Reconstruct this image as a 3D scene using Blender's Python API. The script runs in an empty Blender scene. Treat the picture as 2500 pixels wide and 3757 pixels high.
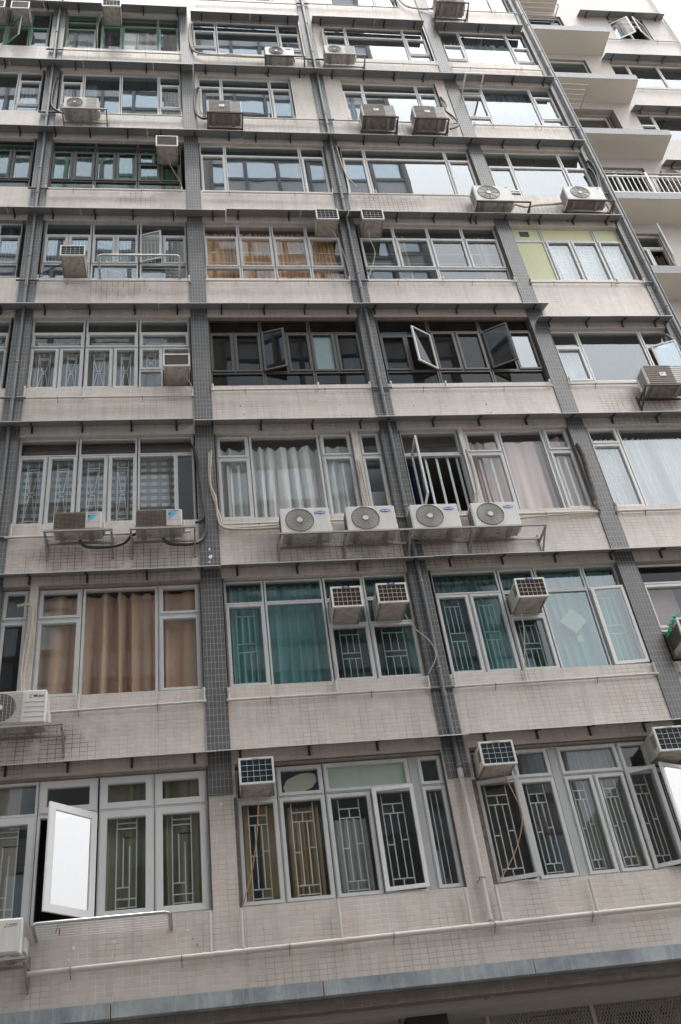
import bpy, math, random
from mathutils import Matrix, Vector
R = math.radians
scene = bpy.context.scene
col = scene.collection
rnd = random.Random(7)

# ------------------------------------------------------------------ camera, sky, sun, exposure
cd = bpy.data.cameras.new('camera')
cam = bpy.data.objects.new('camera', cd)
col.objects.link(cam)
cd.sensor_fit = 'VERTICAL'; cd.sensor_height = 36; cd.lens = 34.84
cd.clip_start = .1; cd.clip_end = 2000
cam.matrix_world = Matrix.Translation((0, -12, 0)) @ Matrix.Rotation(R(-10.999), 4, 'Z') @ Matrix.Rotation(R(128.103), 4, 'X') @ Matrix.Rotation(R(-8.651), 4, 'Z')
scene.camera = cam

SUN_EL, SUN_AZ = 80, 192          # azimuth measured from +Y clockwise: veiled sun nearly overhead above the narrow street
w = bpy.data.worlds.new('World'); scene.world = w; w.use_nodes = True
nt = w.node_tree; nt.nodes.clear()
sky = nt.nodes.new('ShaderNodeTexSky'); sky.sky_type = 'NISHITA'; sky.sun_disc = False
sky.sun_elevation = R(SUN_EL); sky.sun_rotation = R(SUN_AZ); sky.dust_density = 4; sky.air_density = 1
hs = nt.nodes.new('ShaderNodeHueSaturation'); hs.inputs['Saturation'].default_value = .12
mixw = nt.nodes.new('ShaderNodeMix'); mixw.data_type = 'RGBA'; mixw.inputs[0].default_value = .6
tcw = nt.nodes.new('ShaderNodeTexCoord'); sxw = nt.nodes.new('ShaderNodeSeparateXYZ'); mrw = nt.nodes.new('ShaderNodeMapRange'); cbw = nt.nodes.new('ShaderNodeVectorMath')
nt.links.new(tcw.outputs['Generated'], sxw.inputs[0]); nt.links.new(sxw.outputs[2], mrw.inputs[0])     # overcast cloud layer: brighter overhead than at the horizon
mrw.inputs[3].default_value = .28; cbw.operation = 'SCALE'; cbw.inputs[0].default_value = (15.3, 15.2, 15.1)
nt.links.new(mrw.outputs[0], cbw.inputs[3]); nt.links.new(cbw.outputs[0], mixw.inputs[7])
bg = nt.nodes.new('ShaderNodeBackground'); bg.inputs[1].default_value = .15
ow = nt.nodes.new('ShaderNodeOutputWorld')
nt.links.new(sky.outputs[0], hs.inputs['Color']); nt.links.new(hs.outputs[0], mixw.inputs[6])
nt.links.new(mixw.outputs[2], bg.inputs[0]); nt.links.new(bg.outputs[0], ow.inputs[0])

sd = bpy.data.lights.new('sun', 'SUN'); sd.energy = .9; sd.angle = R(16); sd.color = (1, .96, .9)
so = bpy.data.objects.new('sun', sd); col.objects.link(so)
d = Vector((math.sin(R(SUN_AZ)) * math.cos(R(SUN_EL)), math.cos(R(SUN_AZ)) * math.cos(R(SUN_EL)), math.sin(R(SUN_EL))))
so.rotation_euler = d.to_track_quat('Z', 'Y').to_euler()
scene.view_settings.view_transform = 'Standard'; scene.view_settings.look = 'None'
scene.view_settings.exposure = 1.52; scene.view_settings.gamma = 1
scene.cycles.max_bounces = 8; scene.cycles.transparent_max_bounces = 24
scene.cycles.diffuse_bounces = 3; scene.cycles.glossy_bounces = 4; scene.cycles.caustics_reflective = False

# ------------------------------------------------------------------ materials
M = {}
def newmat(name):
    m = bpy.data.materials.new(name); m.use_nodes = True
    n = m.node_tree; b = n.nodes['Principled BSDF']; M[name] = m
    return m, n, b
def L(n, a, b): n.links.new(a, b)
def node(n, t, **kw):
    x = n.nodes.new(t)
    for k, v in kw.items(): setattr(x, k, v)
    return x
def mixc(n, fac, a, b, blend='MIX'):
    x = node(n, 'ShaderNodeMix', data_type='RGBA', blend_type=blend)
    for i, v in ((0, fac), (6, a), (7, b)):
        if hasattr(v, 'is_output'): L(n, v, x.inputs[i])
        else: x.inputs[i].default_value = v if i == 0 else (*v, 1)
    return x.outputs[2]
def noise(n, vec, scale, detail=4, rough=.55):
    x = node(n, 'ShaderNodeTexNoise'); x.inputs['Scale'].default_value = scale
    x.inputs['Detail'].default_value = detail; x.inputs['Roughness'].default_value = rough
    L(n, vec, x.inputs['Vector']); return x.outputs[0]
def ramp(n, src, a, b, ca=0., cb=1.):
    x = node(n, 'ShaderNodeMapRange'); x.clamp = True
    for i, v in ((1, a), (2, b), (3, ca), (4, cb)): x.inputs[i].default_value = v
    L(n, src, x.inputs[0]); return x.outputs[0]
def mth(n, op, a, b=0.):
    x = node(n, 'ShaderNodeMath', operation=op)
    for i, v in ((0, a), (1, b)):
        if hasattr(v, 'is_output'): L(n, v, x.inputs[i])
        else: x.inputs[i].default_value = v
    return x.outputs[0]
def pos(n): return node(n, 'ShaderNodeNewGeometry').outputs['Position']
def scaled(n, vec, s):
    x = node(n, 'ShaderNodeVectorMath', operation='MULTIPLY'); L(n, vec, x.inputs[0]); x.inputs[1].default_value = s
    return x.outputs[0]
def bump(n, b, h, strength, dist):
    x = node(n, 'ShaderNodeBump'); x.inputs['Strength'].default_value = strength; x.inputs['Distance'].default_value = dist
    L(n, h, x.inputs['Height']); L(n, x.outputs[0], b.inputs['Normal'])

def plain(name, c, rough=.6, metal=0., dirt=.25, dirtc=(.12, .1, .08), scale=6., streak=True, spec=.5):
    m, n, b = newmat(name)
    p = pos(n)
    f = noise(n, scaled(n, p, (1, 1, .25 if streak else 1)), scale, 6, .65)
    f2 = noise(n, p, scale * 5, 4, .7)
    f = mth(n, 'MULTIPLY', ramp(n, f, .45, .75), ramp(n, f2, .3, .7, .4, 1))
    L(n, mixc(n, mth(n, 'MULTIPLY', f, dirt), c, dirtc), b.inputs['Base Color'])
    b.inputs['Roughness'].default_value = rough; b.inputs['Metallic'].default_value = metal
    b.inputs['Specular IOR Level'].default_value = spec
    return m

def tile(name, bw, bh, mort, c1, c2, gl, gd, rough, stain=.35, off=(0, 0), soot=False):
    m, n, b = newmat(name)
    g = node(n, 'ShaderNodeNewGeometry'); p = g.outputs['Position']
    s = node(n, 'ShaderNodeSeparateXYZ'); L(n, p, s.inputs[0])
    cx = node(n, 'ShaderNodeCombineXYZ')
    L(n, mth(n, 'ADD', mth(n, 'ADD', s.outputs[0], s.outputs[1]), off[0]), cx.inputs[0])
    L(n, mth(n, 'ADD', s.outputs[2], off[1]), cx.inputs[1])
    # grout lines waver a little, as hand-set tile sheets do
    wob = node(n, 'ShaderNodeTexNoise'); wob.inputs['Scale'].default_value = 1.3; L(n, p, wob.inputs['Vector'])
    wv = node(n, 'ShaderNodeVectorMath', operation='SCALE'); L(n, wob.outputs['Color'], wv.inputs[0]); wv.inputs[3].default_value = .005
    av = node(n, 'ShaderNodeVectorMath', operation='ADD'); L(n, cx.outputs[0], av.inputs[0]); L(n, wv.outputs[0], av.inputs[1])
    br = node(n, 'ShaderNodeTexBrick', offset=0., squash=1.)
    L(n, av.outputs[0], br.inputs['Vector'])
    for k, v in (('Scale', 1.), ('Mortar Size', mort), ('Mortar Smooth', .3), ('Bias', 0.), ('Brick Width', bw), ('Row Height', bh)): br.inputs[k].default_value = v
    br.inputs['Color1'].default_value = (*c1, 1); br.inputs['Color2'].default_value = (*c2, 1)
    big = noise(n, p, .9, 5, .6)
    cell = noise(n, scaled(n, p, (2.3, 2.3, 1.6)), 1.6, 3, .6)
    gfac = ramp(n, mth(n, 'ADD', mth(n, 'MULTIPLY', big, .6), mth(n, 'MULTIPLY', cell, .4)), .43, .57)
    mo = mixc(n, gfac, gl, gd); sm = None
    if soot:        # black grout where units and racks drip on the wall
        for (ux, uz, rx, rz) in ((-1.1, 8.85, 1.5, .45), (3.1, 8.75, 2.1, .4), (8.3, 11.75, 1., .45), (1., 20.65, .8, .4), (5.1, 20.65, 1.4, .4), (-2.1, 5.95, .9, .4), (7.2, 17.6, 2.2, .35), (-1.9, 20.7, .8, .35), (2.6, 23.6, 1., .3), (-1.2, 15.1, .6, .35), (4.3, 17.9, .9, .4), (-.9, 18.0, .5, .3)):
            e = mth(n, 'SQRT', mth(n, 'ADD', mth(n, 'POWER', mth(n, 'ABSOLUTE', mth(n, 'MULTIPLY', mth(n, 'ADD', s.outputs[0], -ux), 1 / rx)), 2.), mth(n, 'POWER', mth(n, 'ABSOLUTE', mth(n, 'MULTIPLY', mth(n, 'ADD', s.outputs[2], -uz), 1 / rz)), 2.)))
            e = ramp(n, e, .6, 1.15, 1., 0.); sm = e if sm is None else mth(n, 'MAXIMUM', sm, e)
        sm = mth(n, 'MULTIPLY', sm, ramp(n, cell, .35, .5)); mo = mixc(n, sm, mo, (.045, .035, .03))
    L(n, mo, br.inputs['Mortar'])
    # rain streaks and soot
    st = noise(n, scaled(n, p, (1, 1, .07)), 7, 6, .65)
    st2 = noise(n, scaled(n, p, (1, 1, .6)), 1.5, 4, .6)
    f = mth(n, 'MULTIPLY', ramp(n, st, .45, .8), ramp(n, st2, .35, .7))
    c = mixc(n, mth(n, 'MULTIPLY', f, stain), br.outputs['Color'], (.16, .13, .11))
    warm = ramp(n, noise(n, p, 2.2, 3, .6), .5, .75)
    c = mixc(n, mth(n, 'MULTIPLY', warm, .35), c, (c1[0] * .95, c1[1] * .82, c1[2] * .7))
    if soot: c = mixc(n, mth(n, 'MULTIPLY', sm, .25), c, (.2, .15, .12))
    L(n, c, b.inputs['Base Color'])
    b.inputs['Roughness'].default_value = rough
    inv = mth(n, 'SUBTRACT', 1., br.outputs['Fac'])
    bump(n, b, inv, .5, .004)
    return m

tile('beige_tile', .099, .0612, .0042, (.605, .55, .508), (.55, .50, .46), (.70, .66, .62), (.37, .32, .275), .42, .6, soot=True)
tile('soffit_tile', .1032, .0612, .0045, (.17, .145, .12), (.13, .11, .09), (.25, .22, .18), (.08, .065, .05), .6, .5)  # darker copy of the beige tile: grime plus painted shade under the ledge
tile('grey_tile', .0505, .1, .0028, (.105, .105, .108), (.082, .083, .086), (.36, .36, .36), (.3, .3, .3), .3, .15)
tile('wing_tile', .1032, .0612, .003, (.42, .395, .375), (.40, .375, .355), (.46, .435, .41), (.3, .275, .25), .45, .25)
tile('band_tile', .05, .09, .003, (.17, .18, .2), (.13, .14, .155), (.07, .07, .07), (.05, .05, .05), .4, .3)
plain('render_cream', (.53, .49, .44), .8, dirt=.35, dirtc=(.4, .33, .27), scale=1.2, streak=False)
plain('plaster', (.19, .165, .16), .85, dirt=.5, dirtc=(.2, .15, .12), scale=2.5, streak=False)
plain('alu', (.56, .57, .575), .45, .05, .35, (.2, .19, .18), 9)
plain('alu_white', (.74, .74, .735), .4, 0, .25, (.3, .28, .25), 8)
plain('upvc', (.68, .68, .685), .35, 0, .12, (.4, .38, .35), 5)
plain('frame_brown', (.055, .046, .042), .35, .1, .4, (.14, .13, .12), 9)
plain('frame_green', (.12, .22, .17), .45, 0, .4, (.15, .17, .15), 9)
plain('grille_white', (.66, .71, .71), .5)
plain('grille_green', (.5, .75, .68), .5)
plain('grille_dark', (.06, .06, .06), .5)
plain('awning_sheet', (.26, .265, .272), .5, .1, .45, (.10, .09, .085), 2.2)
plain('awning_lip', (.55, .55, .55), .5, .2, .5, (.25, .22, .2), 5)
plain('bracket_dark', (.055, .052, .05), .6, .2, .5, (.12, .06, .03), 12)
plain('galv', (.30, .29, .28), .55, .4, .6, (.2, .12, .07), 14)
plain('rust', (.12, .07, .05), .8, .2, .6, (.05, .035, .03), 14)
plain('steel', (.45, .45, .46), .25, .9, .2)
plain('pvc_white', (.52, .49, .46), .4, 0, .25, (.32, .27, .23), 12)
plain('pipe_grey', (.115, .12, .13), .4, 0, .3, (.05, .05, .05), 8)
plain('hose_black', (.018, .018, .02), .5)
plain('hose_beige', (.46, .40, .32), .7, 0, .7, (.18, .13, .09), 12)
plain('hose_brown', (.38, .2, .11), .55)
plain('ac_white', (.60, .595, .575), .4, 0, .4, (.30, .26, .21), 7)
plain('ac_cream', (.50, .475, .43), .5, 0, .6, (.24, .19, .15), 9)
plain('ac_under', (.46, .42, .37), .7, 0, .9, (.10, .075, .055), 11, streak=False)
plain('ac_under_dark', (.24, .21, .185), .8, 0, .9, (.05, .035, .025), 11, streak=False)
plain('coil_dark', (.035, .034, .034), .6)
plain('coil_blue', (.012, .05, .075), .45)
plain('coil_brown', (.10, .065, .048), .6, 0, .6, (.05, .03, .02), 20)
plain('cage_wire', (.33, .31, .29), .6)
plain('guard', (.12, .11, .10), .5)
plain('guard_light', (.5, .48, .45), .5)
plain('coil_green', (.03, .10, .08), .6)
plain('badge_blue', (.015, .06, .36), .3, dirt=0)
plain('badge_cyan', (.03, .38, .62), .4, dirt=0)
plain('ink_dark', (.02, .02, .03), .5, dirt=0)
plain('ink_red', (.5, .03, .03), .5, dirt=0)
plain('ink_white', (.8, .8, .8), .5, dirt=0)
plain('room_wall', (.30, .28, .26), .9, dirt=.2)
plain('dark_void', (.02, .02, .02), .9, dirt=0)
plain('asphalt', (.05, .05, .052), .9, dirt=.5, streak=False)
plain('paving', (.3, .29, .27), .85, dirt=.5, streak=False)
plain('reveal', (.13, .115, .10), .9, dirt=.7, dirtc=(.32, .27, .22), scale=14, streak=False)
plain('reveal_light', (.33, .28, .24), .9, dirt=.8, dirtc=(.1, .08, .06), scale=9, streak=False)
plain('street_dark', (.30, .285, .27), .9, dirt=.5, streak=False)
plain('slat_tan', (.24, .20, .17), .6, 0, .5, (.1, .07, .05), 14)
plain('paint_white', (.7, .7, .68), .7)
m, n, b = newmat('fascia')
p = pos(n); st = noise(n, scaled(n, p, (5, 1, .5)), 4, 5, .7); cl = noise(n, p, 1.6, 5, .65)
c = mixc(n, ramp(n, cl, .35, .65), (.16, .19, .215), (.33, .36, .38))
c = mixc(n, ramp(n, st, .5, .78, 0, .7), c, (.46, .49, .50)); c = mixc(n, ramp(n, noise(n, p, 9, 6, .7), .55, .8, 0, .6), c, (.09, .10, .11))
L(n, c, b.inputs['Base Color']); b.inputs['Roughness'].default_value = .55; b.inputs['Metallic'].default_value = .1
plain('soot', (.10, .085, .075), .9, dirt=.9, dirtc=(.33, .29, .25), scale=9, streak=False)
plain('panel_grey', (.42, .43, .44), .5)
plain('panel_yellow', (.56, .58, .38), .7, dirt=.1)
plain('panel_green', (.33, .42, .36), .5, dirt=.2)
plain('paper', (.55, .55, .45), .8, dirt=.15, streak=False)
plain('paper_purple', (.36, .27, .28), .8, dirt=.4, dirtc=(.5, .44, .42), streak=False)
plain('net_green', (.02, .42, .25), .7)
plain('plant_green', (.04, .10, .03), .7)
plain('stone_opp', (.52, .49, .46), .8)
plain('opp_frame', (.2, .21, .22), .5)
plain('timber', (.3, .23, .17), .8)

def cloth(name, c, trans=.25):
    m, n, b = newmat(name)
    f = noise(n, pos(n), 40, 3, .6)
    L(n, mixc(n, f, tuple(x * .85 for x in c), c), b.inputs['Base Color'])
    b.inputs['Roughness'].default_value = .95; b.inputs['Specular IOR Level'].default_value = .1
    return m
cloth('c_brown', (.70, .47, .35)); cloth('c_darkbrown', (.15, .11, .10)); cloth('c_teal', (.31, .50, .52)); cloth('c_tealdark', (.09, .22, .21))
cloth('c_tealgrey', (.36, .52, .54)); cloth('c_orange', (.85, .5, .26)); cloth('c_white', (.9, .89, .88)); cloth('c_sheer', (.93, .94, .95))
cloth('c_pink', (.92, .71, .70)); cloth('c_olive', (.30, .29, .18)); cloth('c_ochre', (.5, .36, .17)); cloth('c_taupe', (.36, .31, .28))
cloth('c_grey', (.42, .42, .42)); cloth('c_green', (.06, .55, .36)); cloth('c_beige', (.5, .45, .36)); cloth('c_plum', (.13, .10, .13)); cloth('c_navy', (.02, .02, .05))
cloth('c_bluegrey', (.30, .38, .44))

m, n, b = newmat('c_blind')     # woven zebra blind: pale squares between dark bands
s = node(n, 'ShaderNodeSeparateXYZ'); L(n, pos(n), s.inputs[0])
fx = mth(n, 'FRACT', mth(n, 'DIVIDE', mth(n, 'ADD', s.outputs[0], 10.), .165)); fz = mth(n, 'FRACT', mth(n, 'DIVIDE', s.outputs[2], .145))
a = mth(n, 'MULTIPLY', mth(n, 'LESS_THAN', fx, .52), mth(n, 'LESS_THAN', fz, .5))
b2 = mth(n, 'LESS_THAN', mth(n, 'FRACT', mth(n, 'MULTIPLY', fz, 6.)), .6)
c = mixc(n, mth(n, 'LESS_THAN', fz, .5), (.16, .15, .145), (.26, .25, .24))
L(n, mixc(n, mth(n, 'MULTIPLY', a, b2), c, (.62, .63, .62)), b.inputs['Base Color']); b.inputs['Roughness'].default_value = .9

def glass(name, tint, base=.08, rough=0., power=4., gc=(.64, .69, .73)):
    m = bpy.data.materials.new(name); m.use_nodes = True; M[name] = m
    n = m.node_tree; n.nodes.clear()
    o = node(n, 'ShaderNodeOutputMaterial')
    t = node(n, 'ShaderNodeBsdfTransparent'); t.inputs[0].default_value = (*tint, 1)
    g = node(n, 'ShaderNodeBsdfAnisotropic'); g.inputs['Roughness'].default_value = rough
    g.inputs['Color'].default_value = (*gc, 1)
    bm = node(n, 'ShaderNodeBump'); bm.inputs['Strength'].default_value = .35; bm.inputs['Distance'].default_value = .0016
    L(n, noise(n, pos(n), 1.8, 1, .4), bm.inputs['Height']); L(n, bm.outputs[0], g.inputs['Normal'])
    lw = node(n, 'ShaderNodeLayerWeight'); lw.inputs[0].default_value = .5
    f = mth(n, 'ADD', mth(n, 'MULTIPLY', mth(n, 'POWER', lw.outputs['Facing'], power), 1. - base), base)
    d = node(n, 'ShaderNodeBsdfDiffuse'); d.inputs[0].default_value = (.4, .38, .35, 1)      # film of dust
    mx = node(n, 'ShaderNodeMixShader'); L(n, f, mx.inputs[0]); L(n, t.outputs[0], mx.inputs[1]); L(n, g.outputs[0], mx.inputs[2])
    m2 = node(n, 'ShaderNodeMixShader'); L(n, ramp(n, noise(n, pos(n), 3, 5, .7), .4, .8, .015, .06), m2.inputs[0])
    L(n, mx.outputs[0], m2.inputs[1]); L(n, d.outputs[0], m2.inputs[2]); L(n, m2.outputs[0], o.inputs[0])
glass('g_clear', (.88, .9, .89), .055); glass('g_deepgreen', (.22, .55, .42), .14, power=3.6); glass('g_dark', (.22, .2, .2), .03, power=5.); glass('g_mirror', (.6, .66, .68), .09, power=3.6)
glass('g_green', (.60, .76, .75), .08); glass('g_blue', (.5, .62, .68), .17, power=3.5); glass('g_frost', (.5, .55, .55), .1, .25)
glass('g_bright', (.66, .72, .74), .20, power=3.3); glass('g_sky', (.84, .87, .88), .17, power=4.); glass('g_teal_pale', (.62, .80, .79), .13, power=4.); glass('g_sash', (.35, .38, .4), .34, power=3., gc=(.93, .94, .95))
m, n, b = newmat('g_mesh')      # wired obscured glass
s = node(n, 'ShaderNodeSeparateXYZ'); L(n, pos(n), s.inputs[0])
u = mth(n, 'FRACT', mth(n, 'MULTIPLY', mth(n, 'ADD', s.outputs[0], s.outputs[2]), 26.)); v = mth(n, 'FRACT', mth(n, 'MULTIPLY', mth(n, 'SUBTRACT', s.outputs[0], s.outputs[2]), 26.))
L(n, mixc(n, mth(n, 'MAXIMUM', mth(n, 'LESS_THAN', u, .3), mth(n, 'LESS_THAN', v, .3)), (.30, .42, .42), (.07, .10, .10)), b.inputs['Base Color'])
b.inputs['Roughness'].default_value = .35
m, n, b = newmat('opp_glass'); b.inputs['Base Color'].default_value = (.66, .76, .84, 1); b.inputs['Metallic'].default_value = .75; b.inputs['Roughness'].default_value = .12; b.inputs['Specular IOR Level'].default_value = 1.
plain('opp_panel', (.58, .62, .65), .4, dirt=.3)

# ------------------------------------------------------------------ mesh building
class MB:
    def __init__(s): s.v = []; s.f = []; s.m = []; s.mats = []; s.sm = []
    def mi(s, m):
        if m not in s.mats: s.mats.append(m)
        return s.mats.index(m)
    def add(s, vs, fs, m, smooth=False):
        o = len(s.v); s.v += [tuple(v) for v in vs]; k = s.mi(m)
        for f in fs: s.f.append(tuple(i + o for i in f)); s.m.append(k); s.sm.append(smooth)
    def box(s, a, b, m, mat=None):
        x0, y0, z0 = a; x1, y1, z1 = b
        vs = [(x0, y0, z0), (x1, y0, z0), (x1, y1, z0), (x0, y1, z0), (x0, y0, z1), (x1, y0, z1), (x1, y1, z1), (x0, y1, z1)]
        if mat: vs = [mat @ Vector(v) for v in vs]
        s.add(vs, [(3, 2, 1, 0), (4, 5, 6, 7), (0, 1, 5, 4), (1, 2, 6, 5), (2, 3, 7, 6), (3, 0, 4, 7)], m)
    def bbox(s, a, b, m, r=.01):            # box with all edges chamfered
        x0, y0, z0 = a; x1, y1, z1 = b
        r = min(r, (x1 - x0) / 3, (y1 - y0) / 3, (z1 - z0) / 3)
        xs = (x0, x1); ys = (y0, y1); zs = (z0, z1); vs = []; idx = {}
        for i in (0, 1):
            for j in (0, 1):
                for k in (0, 1):
                    sx, sy, sz = r * (1 - 2 * i), r * (1 - 2 * j), r * (1 - 2 * k)
                    for ax, p in enumerate(((xs[i], ys[j] + sy, zs[k] + sz), (xs[i] + sx, ys[j], zs[k] + sz), (xs[i] + sx, ys[j] + sy, zs[k]))):
                        idx[i, j, k, ax] = len(vs); vs.append(p)
        q = lambda *a: idx[a]; fs = []
        for i in (0, 1): fs.append([q(i, 0, 0, 0), q(i, 1, 0, 0), q(i, 1, 1, 0), q(i, 0, 1, 0)][::(1 if i else -1)])
        for j in (0, 1): fs.append([q(0, j, 0, 1), q(1, j, 0, 1), q(1, j, 1, 1), q(0, j, 1, 1)][::(-1 if j else 1)])
        for k in (0, 1): fs.append([q(0, 0, k, 2), q(1, 0, k, 2), q(1, 1, k, 2), q(0, 1, k, 2)][::(1 if k else -1)])
        for a_ in (0, 1):
            for b_ in (0, 1):
                fs.append([q(a_, b_, 0, 0), q(a_, b_, 1, 0), q(a_, b_, 1, 1), q(a_, b_, 0, 1)][::(1 if a_ != b_ else -1)])
                fs.append([q(a_, 0, b_, 0), q(a_, 1, b_, 0), q(a_, 1, b_, 2), q(a_, 0, b_, 2)][::(-1 if a_ != b_ else 1)])
                fs.append([q(0, a_, b_, 1), q(1, a_, b_, 1), q(1, a_, b_, 2), q(0, a_, b_, 2)][::(1 if a_ != b_ else -1)])
        for i in (0, 1):
            for j in (0, 1):
                for k in (0, 1): fs.append([q(i, j, k, 0), q(i, j, k, 1), q(i, j, k, 2)][::(1 if (i + j + k) % 2 else -1)])
        s.add(vs, fs, m)
    def ring(s, x0, z0, x1, z1, t, y0, y1, m, mat=None):    # rectangular frame in the XZ plane
        s.box((x0, y0, z0), (x0 + t, y1, z1), m, mat); s.box((x1 - t, y0, z0), (x1, y1, z1), m, mat)
        s.box((x0 + t, y0, z0), (x1 - t, y1, z0 + t), m, mat); s.box((x0 + t, y0, z1 - t), (x1 - t, y1, z1), m, mat)
    def bar(s, p, q, w, m, h=None):         # square bar between two points
        p = Vector(p); q = Vector(q); d = (q - p)
        if d.length < 1e-6: return
        d.normalize(); up = Vector((0, 0, 1)) if abs(d.z) < .95 else Vector((0, 1, 0))
        a = d.cross(up).normalized() * w / 2; b = a.cross(d).normalized() * (h or w) / 2
        vs = [p - a - b, p + a - b, p + a + b, p - a + b, q - a - b, q + a - b, q + a + b, q - a + b]
        s.add(vs, [(0, 1, 2, 3), (7, 6, 5, 4), (1, 0, 4, 5), (2, 1, 5, 6), (3, 2, 6, 7), (0, 3, 7, 4)], m)
    def tube(s, pts, r, m, n=10, cap=True, smooth_path=False):
        pts = [Vector(p) for p in pts]
        if smooth_path:
            out = []; P_ = [pts[0]] + pts + [pts[-1]]
            for i in range(1, len(P_) - 2):
                for k in range(8):
                    t = k / 8; a, b, c, e = P_[i - 1:i + 3]
                    out.append(.5 * ((2 * b) + (c - a) * t + (2 * a - 5 * b + 4 * c - e) * t * t + (3 * b - a - 3 * c + e) * t ** 3))
            out.append(pts[-1]); pts = out
        vs = []; fs = []; last = None
        for i, p in enumerate(pts):
            d = (pts[min(i + 1, len(pts) - 1)] - pts[max(i - 1, 0)]).normalized()
            if last is None:
                up = Vector((0, 0, 1)) if abs(d.z) < .9 else Vector((0, 1, 0)); a = d.cross(up).normalized()
            else:
                a = last - d * last.dot(d); a.normalize()
            last = a; b = d.cross(a)
            for k in range(n):
                t = 2 * math.pi * k / n; vs.append(p + (a * math.cos(t) + b * math.sin(t)) * r)
        for i in range(len(pts) - 1):
            for k in range(n):
                k2 = (k + 1) % n; fs.append((i * n + k, i * n + k2, (i + 1) * n + k2, (i + 1) * n + k))
        s.add(vs, fs, m, True)
        if cap: s.add(vs[:n], [tuple(range(n))[::-1]], m); s.add(vs[-n:], [tuple(range(n))], m)
    def disc(s, c, r, y0, y1, m, n=32, sx=1., sz=1.):       # short cylinder with its axis along Y
        vs = []
        for y in (y0, y1):
            for k in range(n):
                t = 2 * math.pi * k / n; vs.append((c[0] + r * sx * math.cos(t), y, c[1] + r * sz * math.sin(t)))
        fs = [tuple(range(n)), tuple(range(2 * n - 1, n - 1, -1))] + [(k, n + k, n + (k + 1) % n, (k + 1) % n) for k in range(n)]
        s.add(vs, fs, m)
    def build(s, name, parent=None):
        me = bpy.data.meshes.new(name); me.from_pydata(s.v, [], s.f)
        for m in s.mats: me.materials.append(M[m])
        me.polygons.foreach_set('material_index', s.m); me.polygons.foreach_set('use_smooth', s.sm); me.update()
        o = bpy.data.objects.new(name, me); col.objects.link(o)
        if parent: o.parent = parent; o.matrix_parent_inverse = Matrix.Translation(-parent.location)
        return o
def tag(o, label=None, cat=None, group=None, kind=None):
    for k, v in (('label', label), ('category', cat), ('group', group), ('kind', kind)):
        if v: o[k] = v
    return o
def empty(name, loc, label=None, cat=None, group=None, parent=None):
    o = bpy.data.objects.new(name, None); col.objects.link(o); o.empty_display_size = .2; o.location = loc
    if parent: o.parent = parent; o.matrix_parent_inverse = Matrix.Translation(-parent.location)
    return tag(o, label, cat, group)
def text(body, x, y, z, size, mat, parent, name='lettering', squash=1., italic=0., bold=0.):
    """flat lettering facing -Y, centred on x, z"""
    cu = bpy.data.curves.new('lettering', 'FONT'); cu.body = body; cu.size = size; cu.align_x = 'CENTER'; cu.align_y = 'CENTER'; cu.shear = italic; cu.offset = bold
    t = bpy.data.objects.new('lettering', cu); col.objects.link(t)
    bpy.context.view_layer.update()
    me = bpy.data.meshes.new_from_object(t.evaluated_get(bpy.context.evaluated_depsgraph_get()))
    col.objects.unlink(t); bpy.data.objects.remove(t); bpy.data.curves.remove(cu)
    me.transform(Matrix.Translation((x, y, z)) @ Matrix.Rotation(math.pi / 2, 4, 'X') @ Matrix.Diagonal((squash, 1, 1, 1)))
    me.materials.clear(); me.materials.append(M[mat])
    o = bpy.data.objects.new(name, me); col.objects.link(o); o.parent = parent; o.matrix_parent_inverse = Matrix.Translation(-parent.location)
    return o

# ------------------------------------------------------------------ setting
def sill(r): return 3.70 + 2.915 * (r - 1)
COLS = [(-2.967, -2.66), (.122, .427), (3.21, 3.515), (6.531, 6.835), (9.239, 9.53)]
BAYS = {0: (-6.6, -2.967), 1: (-2.66, .122), 2: (.427, 3.21), 3: (3.515, 6.531), 4: (6.835, 9.239)}
TOP = 31.2
g = MB(); g.box((-300, -300, -2), (300, 300, -1.6), 'street_dark'); tag(g.build('ground'), kind='structure')
g = MB(); g.box((-200, -9.5, -1.596), (200, -3, -1.592), 'asphalt'); tag(g.build('road'), kind='structure')
g = MB()
for i in range(-20, 21): g.box((i * 6, -6.3, -1.588), (i * 6 + 2.4, -6.2, -1.584), 'paint_white')
tag(g.build('road_marking'), kind='structure')
g = MB(); g.box((-200, -2.98, -1.6), (200, 1.6, -1.45), 'street_dark'); tag(g.build('pavement'), kind='structure')

# buildings across the street, seen only as reflections in the windows
opp = empty('office_tower', (-20, -24, -1.6), 'tall glass and stone office tower mirrored in the upper left windows', 'building')
g = MB(); g.box((-70, -30, -1.6), (11.2, -15.1, 82), 'stone_opp'); g.build('wall', opp)
g = MB(); g2 = MB(); g3 = MB()
for i in range(-5, 1):
    x0 = 11.2 + i * 11.5 - 8.6
    g.box((x0 - 1.2, -15.1, 3), (x0 + 8.4, -15.02, 80), 'opp_glass')
    for k in range(27):
        z = 4 + k * 2.85; g3.box((x0 - 1.2, -15.02, z), (x0 + 8.4, -14.9, z + .95), 'opp_panel'); g2.box((x0 - 1.2, -15.02, z + .95), (x0 + 8.4, -14.84, z + 1.15), 'opp_frame')
    for k in range(7): g2.box((x0 - 1.2 + k * 1.57, -14.9, 3), (x0 - 1.05 + k * 1.57, -14.78, 80), 'opp_frame')
g.build('glazing', opp); g2.build('mullion', opp); g3.build('spandrel', opp)
low = empty('low_building', (40, -22, -1.6), 'low dark shop building mirrored in the lowest right windows', 'building')
g = MB(); g.box((13.5, -30, -1.6), (90, -15.5, 12), 'stone_opp'); g.build('wall', low)
g = MB()
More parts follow.
